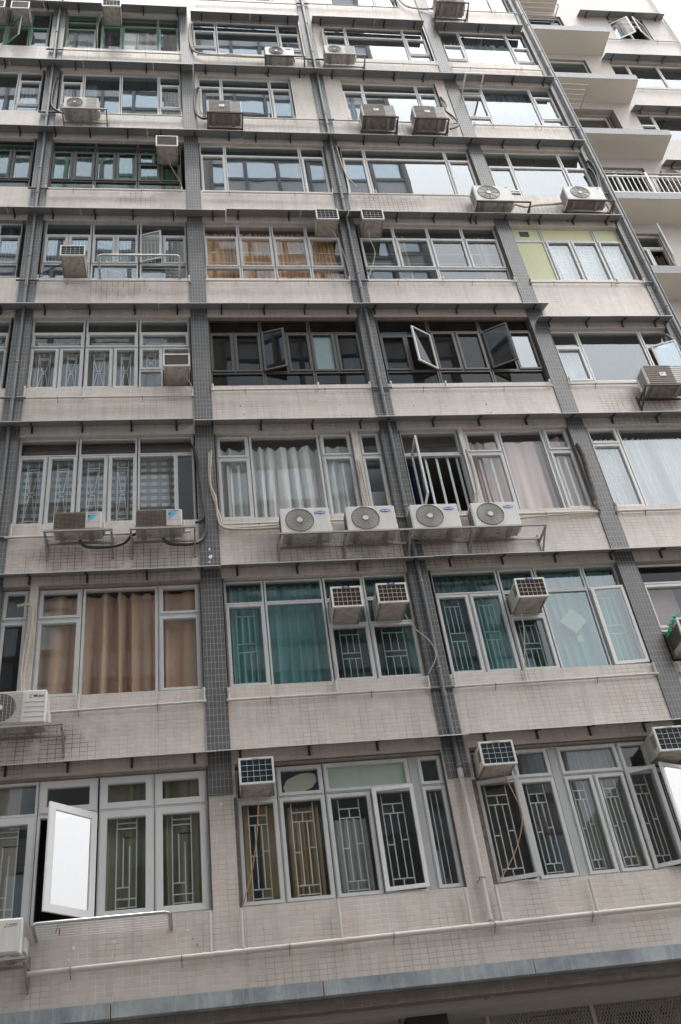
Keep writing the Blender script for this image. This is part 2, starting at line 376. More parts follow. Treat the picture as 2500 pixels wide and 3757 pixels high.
for k in range(4):
    for i in range(30): g.box((14.2 + i * 2.5, -15.5, .5 + k * 3), (15.9 + i * 2.5, -15.42, 2.2 + k * 3), 'opp_glass')
g.build('window', low)

# ------------------------------------------------------------------ main building
B = empty('apartment_building', (0, 0, -1.6), 'nine storey apartment block with beige tiled walls and dark grey tiled columns', 'building')
HEAD = 1.80
wall = MB()
fills = {}          # (bay,row) -> list of x spans of wall beside the windows
def bayspans(b, r, spans): fills[b, r] = spans
bayspans(1, 2, [(-2.275, -2.165)]); bayspans(2, 3, [(2.712, 2.825)]); bayspans(3, 3, [(4.565, 4.645)])
bayspans(2, 7, [(.427, .51), (2.70, 3.21)]); bayspans(3, 7, [(3.515, 3.93), (6.28, 6.531)]); bayspans(3, 8, [(3.515, 3.79), (6.48, 6.531)])
bayspans(2, 8, [(3.16, 3.21)]); bayspans(2, 1, [(.427, .462), (3.185, 3.21)]); bayspans(3, 9, [(3.515, 4.2), (6.0, 6.531)]); bayspans(2, 9, [(.427, .9), (2.6, 3.21)])
bayspans(1, 9, [(-2.66, -2.2), (-.5, .122)]); bayspans(3, 1, [(3.515, 3.565)])
for b, (xa, xb) in BAYS.items():
    for r in range(1, 11):
        z0 = 2.79 if r == 1 else sill(r - 1) + HEAD
        z1 = sill(r) if r < 10 else TOP
        if b == 4 and r == 5: z0 = sill(4) + 1.45
        if b == 4 and r == 9: z1 = sill(9) + .0
        wall.box((xa, 0, z0), (xb, .2, z1), 'beige_tile')
        for fa, fb in fills.get((b, r), []): wall.box((fa, 0, sill(r)), (fb, .2, sill(r) + HEAD), 'beige_tile')
        if b == 0 and r <= 3: wall.box((xa, 0, sill(r)), (xb, .2, sill(r) + HEAD), 'beige_tile')
for xa, xb in COLS[:4]: wall.box((xa, -.004, 2.79), (xb, .2, 5.09), 'beige_tile')
# body of the block behind the facade
wall.box((-6.8, 0, 2.79), (-6.6, 9, TOP), 'beige_tile'); wall.box((9.239, .2, 2.79), (9.45, 9, TOP), 'beige_tile')
wall.box((-6.8, 0, TOP), (9.53, 9, TOP + .3), 'beige_tile')
wall.build('wall', B)
for i, (xa, xb) in enumerate(COLS):
    c = MB(); z0 = 5.09 if i < 4 else 2.79
    c.box((xa, -.025, z0), (xb, .2, TOP - .01), 'grey_tile'); c.build('column', B)
rm = MB()
for r in range(1, 11):
    z = sill(r) - .95 if r > 1 else 2.5
    rm.box((-6.6, .2, z - .08), (9.239, 3.2, z + .08), 'room_wall')
rm.box((-6.6, 3.2, 2.5), (9.239, 3.3, TOP), 'room_wall')
for xa, xb in COLS[:4]: rm.box((xa + .1, .2, 2.58), (xb - .1, 3.2, TOP), 'room_wall')
rm.build('room_interior', B)

# ---- grilles
def grille(kind, x0, z0, x1, z1, mat, parent, y=.17, t=.0135):
    g = MB(); W = x1 - x0; H = z1 - z0
    V = lambda fx, a=0., b=1.: g.box((x0 + fx * W - t / 2, y, z0 + a * H), (x0 + fx * W + t / 2, y + t, z0 + b * H), mat)
    Hh = lambda fz, a=0., b=1.: g.box((x0 + a * W, y - .002, z0 + fz * H - t / 2), (x0 + b * W, y + t - .002, z0 + fz * H + t / 2), mat)
    D = lambda ax, az, bx, bz: g.bar((x0 + ax * W, y, z0 + az * H), (x0 + bx * W, y, z0 + bz * H), t * .7, mat)
    if kind == 'step':      # interlocking frets
        V(.25); V(.75)
        for f in (.05, .14, .90, .96): Hh(f, .25, .75)
        Hh(.80, .42, .75); Hh(.87, .25, .42) if False else None
        V(.42, .26, .80); V(.58, .05, .70); Hh(.70, .25, .58) if False else Hh(.26, .25, .58)
        Hh(.80, .42, .75)
    elif kind == 'fret':
        V(.22); V(.78)
        for f in (.05, .14, .80, .90): Hh(f, .22, .78)
        V(.5, .05, .14); V(.5, .80, .90)
        V(.40, .14, .80); V(.60, .14, .80); Hh(.48, .22, .40); Hh(.52, .60, .78)
    elif kind == 'panel':
        V(.22); V(.78)
        for f in (.05, .44, .55, .92): Hh(f, .22, .78)
        for a in (.41, .6): V(a, .05, .44); V(a, .55, .92)
    elif kind == 'hour':
        V(.25); V(.75)
        for f in (.1, .9): Hh(f, .25, .75)
        Hh(.47, .4, .6); Hh(.53, .4, .6)
        D(.27, .1, .42, .47); D(.73, .1, .58, .47); D(.27, .86, .42, .53); D(.73, .86, .58, .53); Hh(.86, .25, .75)
    elif kind == 'wide':
        Hh(.2, .05, .95); Hh(.5, .05, .95); V(.12, .1, .6); V(.88, .1, .6); Hh(.6, .05, .95)
        D(.45, .2, .55, .5); D(.55, .2, .45, .5)
    elif kind == 'v5':
        for i in range(5): V(.12 + i * .19)
        Hh(.05); Hh(.95)
    elif kind == 'v2': V(.33); V(.68)
    elif kind == 'v2w':
        for f in (.3, .66): g.box((x0 + f * W - .02, y, z0), (x0 + f * W + .02, y + .02, z1), mat)
    elif kind == 'h2': Hh(.25); Hh(.62)
    elif kind == 'grid':
        for i in range(3): V(.25 + i * .25)
        for i in range(6): Hh(.1 + i * .16)
    g.build('grille', parent)

def drape(x0, x1, z0, z1, mat, parent, y=.3, amp=.045, fold=.17, seed=0, top=False, name='curtain'):
    rr = random.Random(seed + int(x0 * 97) + int(z0 * 31)); g = MB()
    nx = max(12, int((x1 - x0) / .012)); nz = 14; ph = rr.random() * 6; w = []
    f = [rr.choice((.45, .7, 1., 1.5, 2.)) * rr.uniform(.8, 1.2) for _ in range(60)]; am = [rr.uniform(.35, 1.5) for _ in range(60)]
    phase = ph
    for i in range(nx + 1):
        u = (x1 - x0) * i / nx; k = int(u / .23) % 60; fr = (u / .23) % 1
        loc = f[k] * (1 - fr) + f[(k + 1) % 60] * fr
        w.append(phase); phase += 2 * math.pi * (x1 - x0) / nx / fold * loc
    dr = [rr.uniform(-1, 1) for _ in range(40)]; vs = []
    for j in range(nz + 1):
        t = j / nz; z = z1 - (z1 - z0) * t
        for i in range(nx + 1):
            u = (x1 - x0) * i / nx; k = int(u / .4) % 40; fr = (u / .4) % 1; dd = dr[k] * (1 - fr) + dr[(k + 1) % 40] * fr
            ka = int(u / .19) % 59; fa = (u / .19) % 1; a = min(.11, 1.35 * amp * (.5 + .5 * t) * (1 + .4 * dd) * (am[ka] * (1 - fa) + am[ka + 1] * fa))
            y_ = y + a * math.sin(w[i] + dd * t * 1.6) + a * .35 * math.sin(2.1 * w[i] + 1.3 + t)
            zz = z - (.03 * abs(math.sin(w[i] * .5)) * (1 - t) if top else 0)
            vs.append((x0 + u + dd * .07 * t * min(1, u / .2, (x1 - x0 - u) / .2), y_, zz))
    fs = [(j * (nx + 1) + i, (j + 1) * (nx + 1) + i, (j + 1) * (nx + 1) + i + 1, j * (nx + 1) + i + 1) for j in range(nz) for i in range(nx)]
    g.add(vs, fs, mat, True); return g.build(name, parent)

# ---- windows. Each column: (xa, xb, [(za, zb, kind, grille)]) with heights above the sill
def pane(g, x0, z0, x1, z1, y, mat, matrix=None):
    a, b = rnd.uniform(-.004, .004), rnd.uniform(-.004, .004)
    w_, h_ = (x1 - x0) / 2, (z1 - z0) / 2
    vs = [(x0, y - a * w_ - b * h_, z0), (x1, y + a * w_ - b * h_, z0), (x1, y + a * w_ + b * h_, z1), (x0, y - a * w_ + b * h_, z1)]
    if matrix: vs = [matrix @ Vector(v) for v in vs]
    g.add(vs, [(0, 1, 2, 3)], mat)
def open_sash(parent, x0, x1, z0, z1, hinge, ang, fm, gm, ft=.045, y=.07, slide=0.):
    """casement leaf swung outward about its left ('l'), right ('r') or lower ('b') edge"""
    wd, ht = x1 - x0, z1 - z0
    g = MB(); th = .03
    if hinge == 'l': mt = Matrix.Translation((x0 + slide, y, z0)) @ Matrix.Rotation(-R(ang), 4, 'Z'); ox = 0
    elif hinge == 'r': mt = Matrix.Translation((x1 - slide, y, z0)) @ Matrix.Rotation(R(ang), 4, 'Z') @ Matrix.Translation((-wd, 0, 0)); ox = 0
    else: mt = Matrix.Translation((x0, y, z0)) @ Matrix.Rotation(R(ang), 4, 'X')
    g.ring(0, 0, wd, ht, ft, -th, 0, fm, mt); g.ring(ft - .001, ft - .001, wd - ft + .001, ht - ft + .001, .008, -th * .7, -.004, fm, mt)
    pane(g, ft, ft, wd - ft, ht - ft, -th / 2, gm, mt)
    return g.build('sash', parent)
MATG = {'alu': 'grille_white', 'upvc': 'grille_white', 'alu_white': 'grille_white', 'frame_brown': 'grille_dark', 'frame_green': 'grille_white'}
WIN = {}
def window(b, r, desc, cols, fm='alu', gm='g_clear', ft=.028, st=.026, gmat=None, curtains=(), s0=None, name='window', top=None, yo=.08, parent=None, zoff=None, jamb=True):
    s = sill(r) if zoff is None else zoff
    x0 = min(c[0] for c in cols); x1 = max(c[1] for c in cols)
    W_ = empty(name, ((x0 + x1) / 2, yo, s), parent=parent or B); W_['label'] = desc
    fr = MB(); gl = MB(); anyg = False
    zt = max(c_[1] for c in cols for c_ in c[2])
    for xa, xb, cells in cols:
        for c in cells:
            za, zb, kind = c[:3]; gr = c[3] if len(c) > 3 else None; mat = c[4] if len(c) > 4 and c[4] else gm
            Z0, Z1 = s + za, s + zb
            if kind == 'ac': continue
            fr.ring(xa, Z0, xb - .004, Z1 - .004, ft, yo, yo + .06, fm)
            i0, i1, j0, j1 = xa + ft, xb - .004 - ft, Z0 + ft, Z1 - .004 - ft
            if kind in 's':
                fr.ring(i0 - .012, j0 - .012, i1 + .012, j1 + .012, st + .012, yo - .016, yo + .03, fm)
                i0 += st; i1 -= st; j0 += st; j1 -= st
                fr.ring(i0 - .001, j0 - .001, i1 + .001, j1 + .001, .007, yo - .006, yo + .04, fm)
            if kind == 'p': fr.box((i0, yo + .02, j0), (i1, yo + .035, j1), mat)
            elif kind != 'o': pane(gl, i0, j0, i1, j1, yo + .028, mat); anyg = True
            if gr: grille(gr, i0, j0, i1, j1, gmat or MATG[fm], W_, y=yo + .09)
    fr.build('frame', W_)
    if jamb:  # dark jamb liners: dirty mortar with the recess shade put into its colour
        jb = MB(); zA, zB = s + min(c_[0] for c in cols for c_ in c[2]) - .02, s + zt + .004; yw = yo - .08
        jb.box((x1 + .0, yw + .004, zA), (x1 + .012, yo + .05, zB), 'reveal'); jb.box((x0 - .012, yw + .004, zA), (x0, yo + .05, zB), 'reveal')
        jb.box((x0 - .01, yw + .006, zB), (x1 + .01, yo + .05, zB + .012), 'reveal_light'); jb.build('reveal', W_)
    if anyg: gl.build('glass', W_)
    for c in curtains:
        kind, xa, xb, za, zb, mat = c[:6]; opt = c[6] if len(c) > 6 else {}
        if kind == 'd': drape(xa, xb, s + za, s + zb, mat, W_, y=yo + .18, **opt)
        elif kind == 'b':
            g = MB(); g.box((xa, yo + .16, s + za), (xb, yo + .175, s + zb), mat); g.build(opt.get('name', 'blind'), W_)
    WIN[b, r] = W_
    return W_
def P2(x0, x1, zs, kinds, grs=None, mats=None):     # stacked cells
    return (x0, x1, [(zs[i], zs[i + 1], kinds[i], grs[i] if grs else None, mats[i] if mats else None) for i in range(len(kinds))])

# row 1
W1 = window(1, 1, 'thick white framed window with olive curtains and one sash swung wide open',
    [P2(-2.66, -1.965, (.02, 1.335, 1.78), 'sf', ('step', None)), P2(-1.96, -1.245, (.02, 1.335, 1.78), 'os'),
     P2(-1.225, -.556, (.02, 1.335, 1.78), 'ss', ('step', None)), P2(-.552, .105, (.02, 1.335, 1.78), 'ss', ('step', None))],
    'upvc', ft=.032, st=.062, curtains=[('d', -1.2, .1, -.2, 1.8, 'c_olive'), ('d', -2.66, -2.2, -.2, 1.8, 'c_beige', dict(amp=.03))])
open_sash(W1, -1.95, -1.26, 3.73, 5.0, 'r', 43, 'upvc', 'g_sash', ft=.085)
W2 = window(2, 1, 'lowest middle window with fret grilles, ochre curtains and a ragged paper patch on its top pane',
    [P2(.465, .985, (.02, 1.34, 1.75), 'sf', ('fret', None)), P2(.99, 1.592, (.02, 1.34, 1.755), 'ss', ('fret', None)),
     (1.6, 2.735, [(1.345, 1.76, 's', None, 'panel_green')]), P2(1.6, 2.185, (.02, 1.34), 's', ('fret',)),
     P2(2.19, 2.735, (.02, 1.34), 'o', ('fret',)), P2(2.845, 3.18, (.02, 1.35, 1.765), 'ss', ('v2', None))],
    'alu', curtains=[('d', .5, .62, -.2, 1.33, 'c_ochre'), ('d', .75, 1.02, -.2, 1.33, 'c_ochre'), ('d', 1.1, 1.5, -.2, 1.25, 'c_ochre', dict(fold=.12)), ('d', 1.62, 2.1, -.2, 1.05, 'c_grey', dict(amp=.02)), ('b', 2.85, 2.98, 0, .55, 'c_bluegrey', dict(name='curtain'))])
g = MB(); g.box((2.735, .083, 3.72), (2.843, .14, 5.465), 'panel_grey'); g.box((1.63, .115, 5.075), (2.70, .12, 5.43), 'panel_green'); g.build('infill_panel', W2)
open_sash(W2, 2.195, 2.73, 3.74, 5.05, 'l', 5, 'alu_white', 'g_clear', y=.05)
g = MB(); n_ = 22; pts = []
for k in range(n_):
    t = 2 * math.pi * k / n_; rr = 1 + rnd.uniform(-.07, .07)
    pts.append((1.30 + .225 * rr * math.cos(t), 5.235 + (.125 * math.sin(t) + .05 * math.cos(t)) * rr))
g.add([(x, .135, z) for x, z in pts] + [(x, .14, z) for x, z in pts], [tuple(range(n_)), tuple(range(2 * n_ - 1, n_ - 1, -1))] + [(k, n_ + k, n_ + (k + 1) % n_, (k + 1) % n_) for k in range(n_)], 'paper')
g.build('paper_patch', W2)
W3 = window(3, 1, 'lowest right window with fret grilles over sheer grey curtains and side sashes ajar',
    [P2(3.575, 4.135, (.02, 1.345), 'o', ('fret',)), P2(4.14, 4.655, (.02, 1.345, 1.765), 'ss', ('fret', None)),
     (3.575, 4.135, [(1.345, 1.765, 'f')]),
     P2(4.775, 5.19, (.02, 1.345), 's', ('fret',)), P2(5.195, 5.635, (.02, 1.345), 's', ('fret',)), (4.775, 5.635, [(1.35, 1.765, 's')]),
     P2(5.64, 6.06, (.02, 1.34, 1.765), 'os', ('fret', None)), P2(6.065, 6.51, (.02, 1.34, 1.765), 'of', ('fret', None))],
    'alu', curtains=[('d', 4.78, 5.62, 0, 1.8, 'c_grey', dict(amp=.03, fold=.1)), ('d', 4.3, 4.65, .6, 1.8, 'c_darkbrown')])
g = MB(); g.box((4.659, .083, 3.72), (4.771, .14, 5.465), 'panel_grey'); g.build('infill_panel', W3)
open_sash(W3, 3.58, 4.13, 3.73, 5.04, 'l', 14, 'alu', 'g_clear')
open_sash(W3, 5.65, 6.05, 3.73, 5.04, 'l', 22, 'alu', 'g_clear')
open_sash(W3, 6.0, 6.5, 3.73, 5.04, 'r', 24, 'alu_white', 'g_sash', y=.06)
window(4, 1, 'plain window beyond the lowest right bay', [P2(6.9, 7.6, (.02, 1.34, 1.76), 'sf'), P2(7.61, 8.4, (.02, 1.34, 1.76), 'sf'), P2(8.41, 9.2, (.02, 1.34, 1.76), 'sf')])
# row 2
window(1, 2, 'window filled with heavy brown curtains',
    [P2(-2.655, -2.28, (.02, 1.26, 1.775), 'ss', None, ('g_dark', 'g_frost')), P2(-2.16, -1.555, (.02, 1.26, 1.77), 'ss'), P2(-1.545, -.495, (.02, 1.765), 'f'), P2(-.49, .105, (.02, 1.25, 1.77), 'ss')],
    'alu', ft=.035, curtains=[('d', -2.15, -1.5, -.1, 1.75, 'c_brown', dict(fold=.33, amp=.075)), ('d', -1.52, -.5, -.1, 1.75, 'c_brown', dict(fold=.27, amp=.08)), ('d', -.49, .1, -.1, 1.75, 'c_brown', dict(fold=.25)), ('d', -2.62, -2.3, -.1, 1.3, 'c_darkbrown')])
W5 = window(2, 2, 'teal curtained window with two box air conditioners set in it',
    [P2(.455, 1.03, (.02, 1.385, 1.785), 'sf', ('panel', None)), P2(1.04, 1.905, (.02, 1.385, 1.785), 'ff'),
     P2(1.92, 2.515, (.02, .955, 1.385, 1.79), 'sff', ('panel', None, None)), P2(2.52, 3.2, (.02, .955, 1.385, 1.8), 'sff', ('panel', None, None))],
    'alu', 'g_green', gmat='grille_green', curtains=[('d', .46, 1.9, -.1, 1.78, 'c_teal', dict(fold=.17, amp=.06)), ('d', 1.9, 3.2, .95, 1.78, 'c_tealdark'), ('d', 3.08, 3.2, 0, .95, 'c_teal')])
W6 = window(3, 2, 'teal tinted window with pale diamond shaped paper on the glass',
    [P2(3.565, 4.085, (.02, 1.385), 's', ('panel',)), P2(4.09, 4.605, (.02, 1.385), 's', ('panel',)), (3.565, 4.605, [(1.39, 1.80, 'f')]),
     P2(4.62, 5.19, (.02, .955, 1.385, 1.8), 'sff', ('panel', None, None)), P2(5.205, 5.975, (.02, 1.385, 1.81), 'ff', None, ('g_teal_pale', 'g_teal_pale')), P2(5.985, 6.525, (.02, 1.385, 1.81), 'of', ('panel', None), (None, 'g_teal_pale'))],
    'alu', 'g_green', gmat='grille_green', curtains=[('d', 4.1, 4.6, 0, 1.38, 'c_teal'), ('d', 4.62, 5.2, 1.0, 1.79, 'c_tealdark'), ('d', 5.2, 6.5, -.1, 1.8, 'c_tealgrey', dict(fold=.16, amp=.035)), ('d', 3.58, 4.6, 1.4, 1.8, 'c_tealdark')])
open_sash(W6, 6.0, 6.515, 6.64, 7.99, 'l', 3.5, 'alu_white', 'g_teal_pale', y=.06)
g = MB(); mt = Matrix.Translation((5.62, .134, 7.47)) @ Matrix.Rotation(R(-42), 4, 'Y'); g.box((-.16, 0, -.15), (.16, .004, .15), 'paper', mt)
g.box((5.60, .134, 7.10), (5.69, .138, 7.21), 'paper'); g.build('paper_sheet', W6)
window(4, 2, 'window papered over in dusty purple beside a caged air conditioner',
    [(6.86, 9.2, [(1.42, 1.78, 'f', None, 'g_dark')]), P2(6.86, 7.58, (.60, 1.41), 's'), P2(7.6, 8.4, (.60, 1.41), 's'), P2(8.41, 9.2, (.02, .59, 1.41), 'fs')], 'alu_white',
    curtains=[('b', 6.9, 7.42, .6, 1.4, 'paper_purple', dict(name='paper_sheet')), ('b', 7.42, 8.4, .6, 1.4, 'c_plum')])
# row 3
W7 = window(1, 3, 'window with hourglass grilles over a chequered grey blind',
    [P2(-2.655, -2.2, (.02, 1.43), 's', ('hour',)), P2(-2.195, -1.74, (.02, 1.43), 's', ('hour',)), (-2.655, -1.74, [(1.435, 1.80, 'f')]),
     P2(-1.725, -1.265, (.02, 1.43), 's', ('hour',)), P2(-1.26, -.81, (.02, 1.43), 's', ('hour',)), (-1.725, -.81, [(1.435, 1.80, 'f')]),
     P2(-.795, -.2, (.02, 1.43), 'f'), P2(-.2, .09, (.02, 1.43), 'f', None, ('g_frost',)), (-.795, .09, [(1.435, 1.81, 'f')])],
    'alu', curtains=[('b', -2.62, -.18, 0, 1.42, 'c_blind'), ('b', -2.6, .08, 1.4, 1.8, 'c_darkbrown', dict(name='pelmet'))])
window(2, 3, 'window with rumpled off-white curtains above the round fan units',
    [P2(.455, .995, (.02, 1.30, 1.79), 'ss'), P2(1.005, 2.165, (.02, 1.80), 'f'), P2(2.175, 2.705, (.02, 1.30, 1.81), 'ss'), P2(2.83, 3.2, (.02, 1.29, 1.81), 'ss')],
    'alu', ft=.034, gmat='grille_white', curtains=[('d', .46, 1.0, -.1, 1.66, 'c_white', dict(fold=.2, amp=.05, top=True)), ('d', 1.0, 2.17, -.1, 1.68, 'c_white', dict(fold=.2, amp=.07, top=True)), ('d', 2.18, 2.7, -.1, 1.68, 'c_white', dict(fold=.25, amp=.05, top=True)), ('b', 2.85, 3.2, 0, .65, 'c_grey')])
for xa, xb in ((.49, .96), (2.21, 2.67)): grille('v2w', xa, 9.58, xb, 10.8, 'grille_white', WIN[2, 3], y=.15)
W9 = window(3, 3, 'window with two sashes swung out over broad white bars, pale pink curtains to its right',
    [P2(3.545, 4.555, (.02, 1.30, 1.81), 'of'), P2(4.655, 5.28, (.02, 1.30, 1.81), 'ss'), P2(5.29, 6.075, (.02, 1.81), 'f'), P2(6.085, 6.53, (.02, 1.31, 1.82), 'ss')],
    'alu', ft=.034, curtains=[('d', 4.66, 6.07, -.1, 1.68, 'c_pink', dict(fold=.22, amp=.055)), ('d', 6.08, 6.52, -.1, 1.78, 'c_pink', dict(fold=.25)), ('d', 3.56, 3.85, 0, 1.2, 'c_navy')])
for xa, xb in ((4.69, 5.25), (6.12, 6.5)): grille('v2w', xa, 9.58, xb, 10.8, 'grille_white', W9, y=.15)
g = MB()
for x in (3.72, 3.93, 4.12, 4.31, 4.47): g.box((x - .018, .15, 9.56), (x + .018, .17, 10.8), 'grille_white')
g.build('grille', W9)
open_sash(W9, 3.70, 4.2, 9.57, 10.8, 'l', 92, 'alu', 'g_clear', ft=.035); open_sash(W9, 4.05, 4.53, 9.57, 10.8, 'r', 116 - 40, 'alu', 'g_clear', ft=.03)
window(4, 3, 'wide bright window with white sheer curtain above the lower right corner',
    [P2(6.87, 7.44, (.02, 1.44, 1.82), 'ss', ('panel', None)), P2(7.455, 9.225, (.02, 1.83), 'f')], 'alu_white', 'g_sky', curtains=[('d', 6.87, 9.22, 0, 1.7, 'c_sheer', dict(fold=.13, amp=.045))])
# row 4
window(1, 4, 'window with taupe curtains and hourglass grilles, air conditioner in its right corner',
    [c for xa, xm, xb in ((-2.655, -2.165, -1.745), (-1.725, -1.245, -.815)) for c in (P2(xa, xm - .0, (.04, 1.06), 's', ('hour',)), P2(xm + .005, xb, (.04, 1.06), 's', ('hour',)), P2(xa, xb, (1.07, 1.455, 1.8), 'sf', ('wide', None)))] +
    [P2(-.795, -.39, (.04, .49, 1.06), 'fs', (None, 'hour')), P2(-.385, .09, (.49, 1.06), 'f'), P2(-.795, .09, (1.07, 1.455, 1.8), 'sf', ('wide', None))],
    'alu', curtains=[('d', -2.6, .08, 0, 1.4, 'c_taupe', dict(fold=.2, amp=.06))])
W11 = window(2, 4, 'dark brown framed window with one patterned pale pane',
    [c for i, (xa, xm, xb) in enumerate(((.44, .875, 1.37), (1.375, 1.815, 2.265), (2.27, 2.725, 3.195))) for c in (P2(xa, xb, (1.43, 1.79), 'f'), P2(xa, xm, (.405, 1.425), 'o' if i == 1 else 's', None, ('g_mesh' if i == 2 else None,)), P2(xm, xb, (.405, 1.425), 's'), P2(xa, xb, (.05, .4), 'f'))],
    'frame_brown', 'g_dark')
open_sash(W11, 1.385, 1.81, 12.86, 13.87, 'l', 16, 'frame_brown', 'g_dark', ft=.035)
W12 = window(3, 4, 'dark brown framed window with two sashes thrown open',
    [P2(3.56, 4.525, (1.36, 1.79), 'f'), P2(3.56, 4.06, (.405, 1.355), 's'), P2(4.06, 4.525, (.405, 1.355), 'o'), P2(3.56, 4.525, (.05, .4), 'f'),
     P2(4.535, 5.515, (1.45, 1.79), 'f'), P2(4.535, 5.01, (.405, 1.445), 's'), P2(5.015, 5.515, (.405, 1.445), 's'), P2(4.535, 5.515, (.05, .4), 'f'),
     P2(5.525, 6.52, (1.46, 1.79), 'f'), P2(5.525, 6.05, (.405, 1.455), 'o'), P2(6.05, 6.52, (.405, 1.455), 's', None, ('g_bright',)), P2(5.525, 6.52, (.05, .4), 'f')],
    'frame_brown', 'g_dark')
open_sash(W12, 4.06, 4.52, 12.86, 13.79, 'r', 30, 'alu', 'g_dark', ft=.028); open_sash(W12, 5.56, 6.04, 12.87, 13.88, 'l', 28, 'frame_brown', 'g_dark', ft=.035)
W13 = window(4, 4, 'white framed window with a ground floor unit hung below its open right sash',
    [P2(6.87, 7.405, (.08, 1.0, 1.45), 'sf'), P2(7.415, 8.68, (.08, 1.45), 'f'), P2(8.695, 9.235, (.08, 1.0, 1.45), 'of')], 'alu_white', 'g_sky', curtains=[('d', 6.9, 7.4, 0, 1., 'c_sheer', dict(fold=.1))])
W13['label'] = 'white framed window with bright panes, right sash open above a bracketed unit'
open_sash(W13, 8.75, 9.22, 12.53, 13.44, 'l', 20, 'alu_white', 'g_sash', ft=.035, slide=.04)
# row 5
window(0, 5, 'window at the left edge beside the left downpipe, fourth storey from the bottom of bars', [P2(-4.4, -3.5, (.13, .51, 1.37, 1.78), 'fsf', (None, 'v5', None)), P2(-3.49, -3.05, (.13, .51, 1.37, 1.78), 'fsf', (None, 'v5', None))], 'alu', 'g_blue')
WIN[0, 5]['label'] = 'narrow slice of a barred window at the left edge of the view'
W15 = window(1, 5, 'bluish window behind the steel laundry rack',
    [c for i, (xa, xm, xb) in enumerate(((-2.62, -2.165, -1.73), (-1.715, -1.265, -.83), (-.80, -.365, .10))) for c in (P2(xa, xb, (1.42, 1.84), 'f'), P2(xa, xm, (.53, 1.415), 'o' if i == 2 else 's', ('v5',)), P2(xm, xb, (.53, 1.415), 's', ('v5',)), P2(xa, xb, (.08, .525), 'f'))],
    'alu', 'g_blue', curtains=[('d', -1.5, -1.3, .5, 1.4, 'c_green'), ('d', -2.5, -2.3, .4, 1.2, 'c_grey'), ('d', -1.2, -.9, .4, 1.3, 'c_grey')])
open_sash(W15, -.795, -.37, 15.9, 16.77, 'l', 16, 'alu', 'g_blue', ft=.03)
window(2, 5, 'window with orange curtains',
    [P2(a, b, (.09, .45, 1.41, 1.81), 'fsf', (None, 'h2', None)) for a, b in ((.44, 1.125), (1.13, 1.80), (1.81, 2.5), (2.505, 3.19))],
    'alu', curtains=[('d', .45, 3.1, 0, 1.75, 'c_orange', dict(fold=.11, amp=.04))])
window(3, 5, 'window with a knotted orange curtain end and four panes of sky',
    [P2(a, b, (.45, 1.41, 1.81), 'sf', ('h2', None)) for a, b in ((3.58, 4.32), (4.325, 5.045), (5.05, 5.78), (5.785, 6.515))] + [P2(3.58, 5.045, (.09, .445), 'f'), P2(5.05, 6.515, (.09, .445), 'f')],
    'alu', 'g_mirror', curtains=[('d', 4.3, 4.6, 0, 1.75, 'c_brown', dict(fold=.1)), ('d', 6.1, 6.3, 0, 1.75, 'c_brown')])
W18 = window(4, 5, 'window with yellow boarded panes and white grid bars',
    [P2(6.855, 7.515, (.05, 1.38, 1.84), 'pp', None, ('panel_yellow', 'panel_yellow')), P2(7.525, 8.67, (1.385, 1.84), 'p', None, ('panel_yellow',)), P2(7.525, 8.085, (.05, 1.38), 's', ('grid',)), P2(8.09, 8.67, (.05, 1.38), 's', ('grid',)),
     P2(8.685, 9.235, (.05, 1.38, 1.84), 'sp', ('grid', None), (None, 'panel_yellow'))], 'alu', 'g_sky', curtains=[('d', 7.53, 9.2, 0, 1.4, 'c_sheer', dict(fold=.12, amp=.05))])
g = MB(); g.ring(7.05, 16.92, 7.25, 17.08, .015, .09, .1, 'coil_dark')
for k in range(5): g.bar((7.07 + k * .035, .095, 16.94), (7.09 + k * .035, .095, 17.07), .01, 'coil_dark')
g.box((7.065, .094, 16.935), (7.235, .098, 17.065), 'guard'); g.build('vent', W18)
# row 6
window(0, 6, 'dark brown framed green curtained window slice at the left edge', [P2(-4.9, -3.95, (.1, .38, 1.45, 1.8), 'fsf'), P2(-3.94, -3.46, (.38, 1.45), 's'), P2(-3.455, -3.03, (.38, 1.45), 's'), P2(-3.94, -3.03, (.1, .375), 'f'), P2(-3.94, -3.03, (1.455, 1.8), 'f')], 'frame_brown', 'g_deepgreen',
    curtains=[('d', -4.8, -3.1, 1.3, 1.8, 'c_green')])
window(1, 6, 'dark brown framed window with vivid green curtains',
    [P2(-2.645, -2.2, (.375, 1.42), 's'), P2(-2.2, -1.755, (.375, 1.42), 's'), P2(-2.645, -1.755, (1.425, 1.8), 'f'), P2(-2.645, -1.755, (.08, .37), 'f'),
     P2(-1.745, -1.32, (.375, 1.42), 's'), P2(-1.315, -.87, (.375, 1.42), 's'), P2(-1.745, -.87, (1.425, 1.8), 'f'), P2(-1.745, -.87, (.08, .37), 'f'),
     P2(-.86, -.5, (1.03, 1.42), 's'), P2(-.86, -.4, (.375, 1.02), 's'), P2(-.395, .03, (.375, 1.02), 's'), P2(-.86, .03, (1.425, 1.8), 'f'), P2(-.86, .03, (.08, .37), 'f')],
    'frame_brown', 'g_deepgreen', curtains=[('d', -2.62, -2.15, 0, 1.75, 'c_green'), ('d', -1.4, -.9, 0, 1.75, 'c_green', dict(amp=.06)), ('d', -.86, -.4, 0, 1.75, 'c_green'), ('d', -2.1, -1.5, 0, .4, 'c_green'), ('d', -2.1, -1.5, 1.4, 1.75, 'c_green'), ('d', -.3, 0, 0, 1.1, 'c_green')])
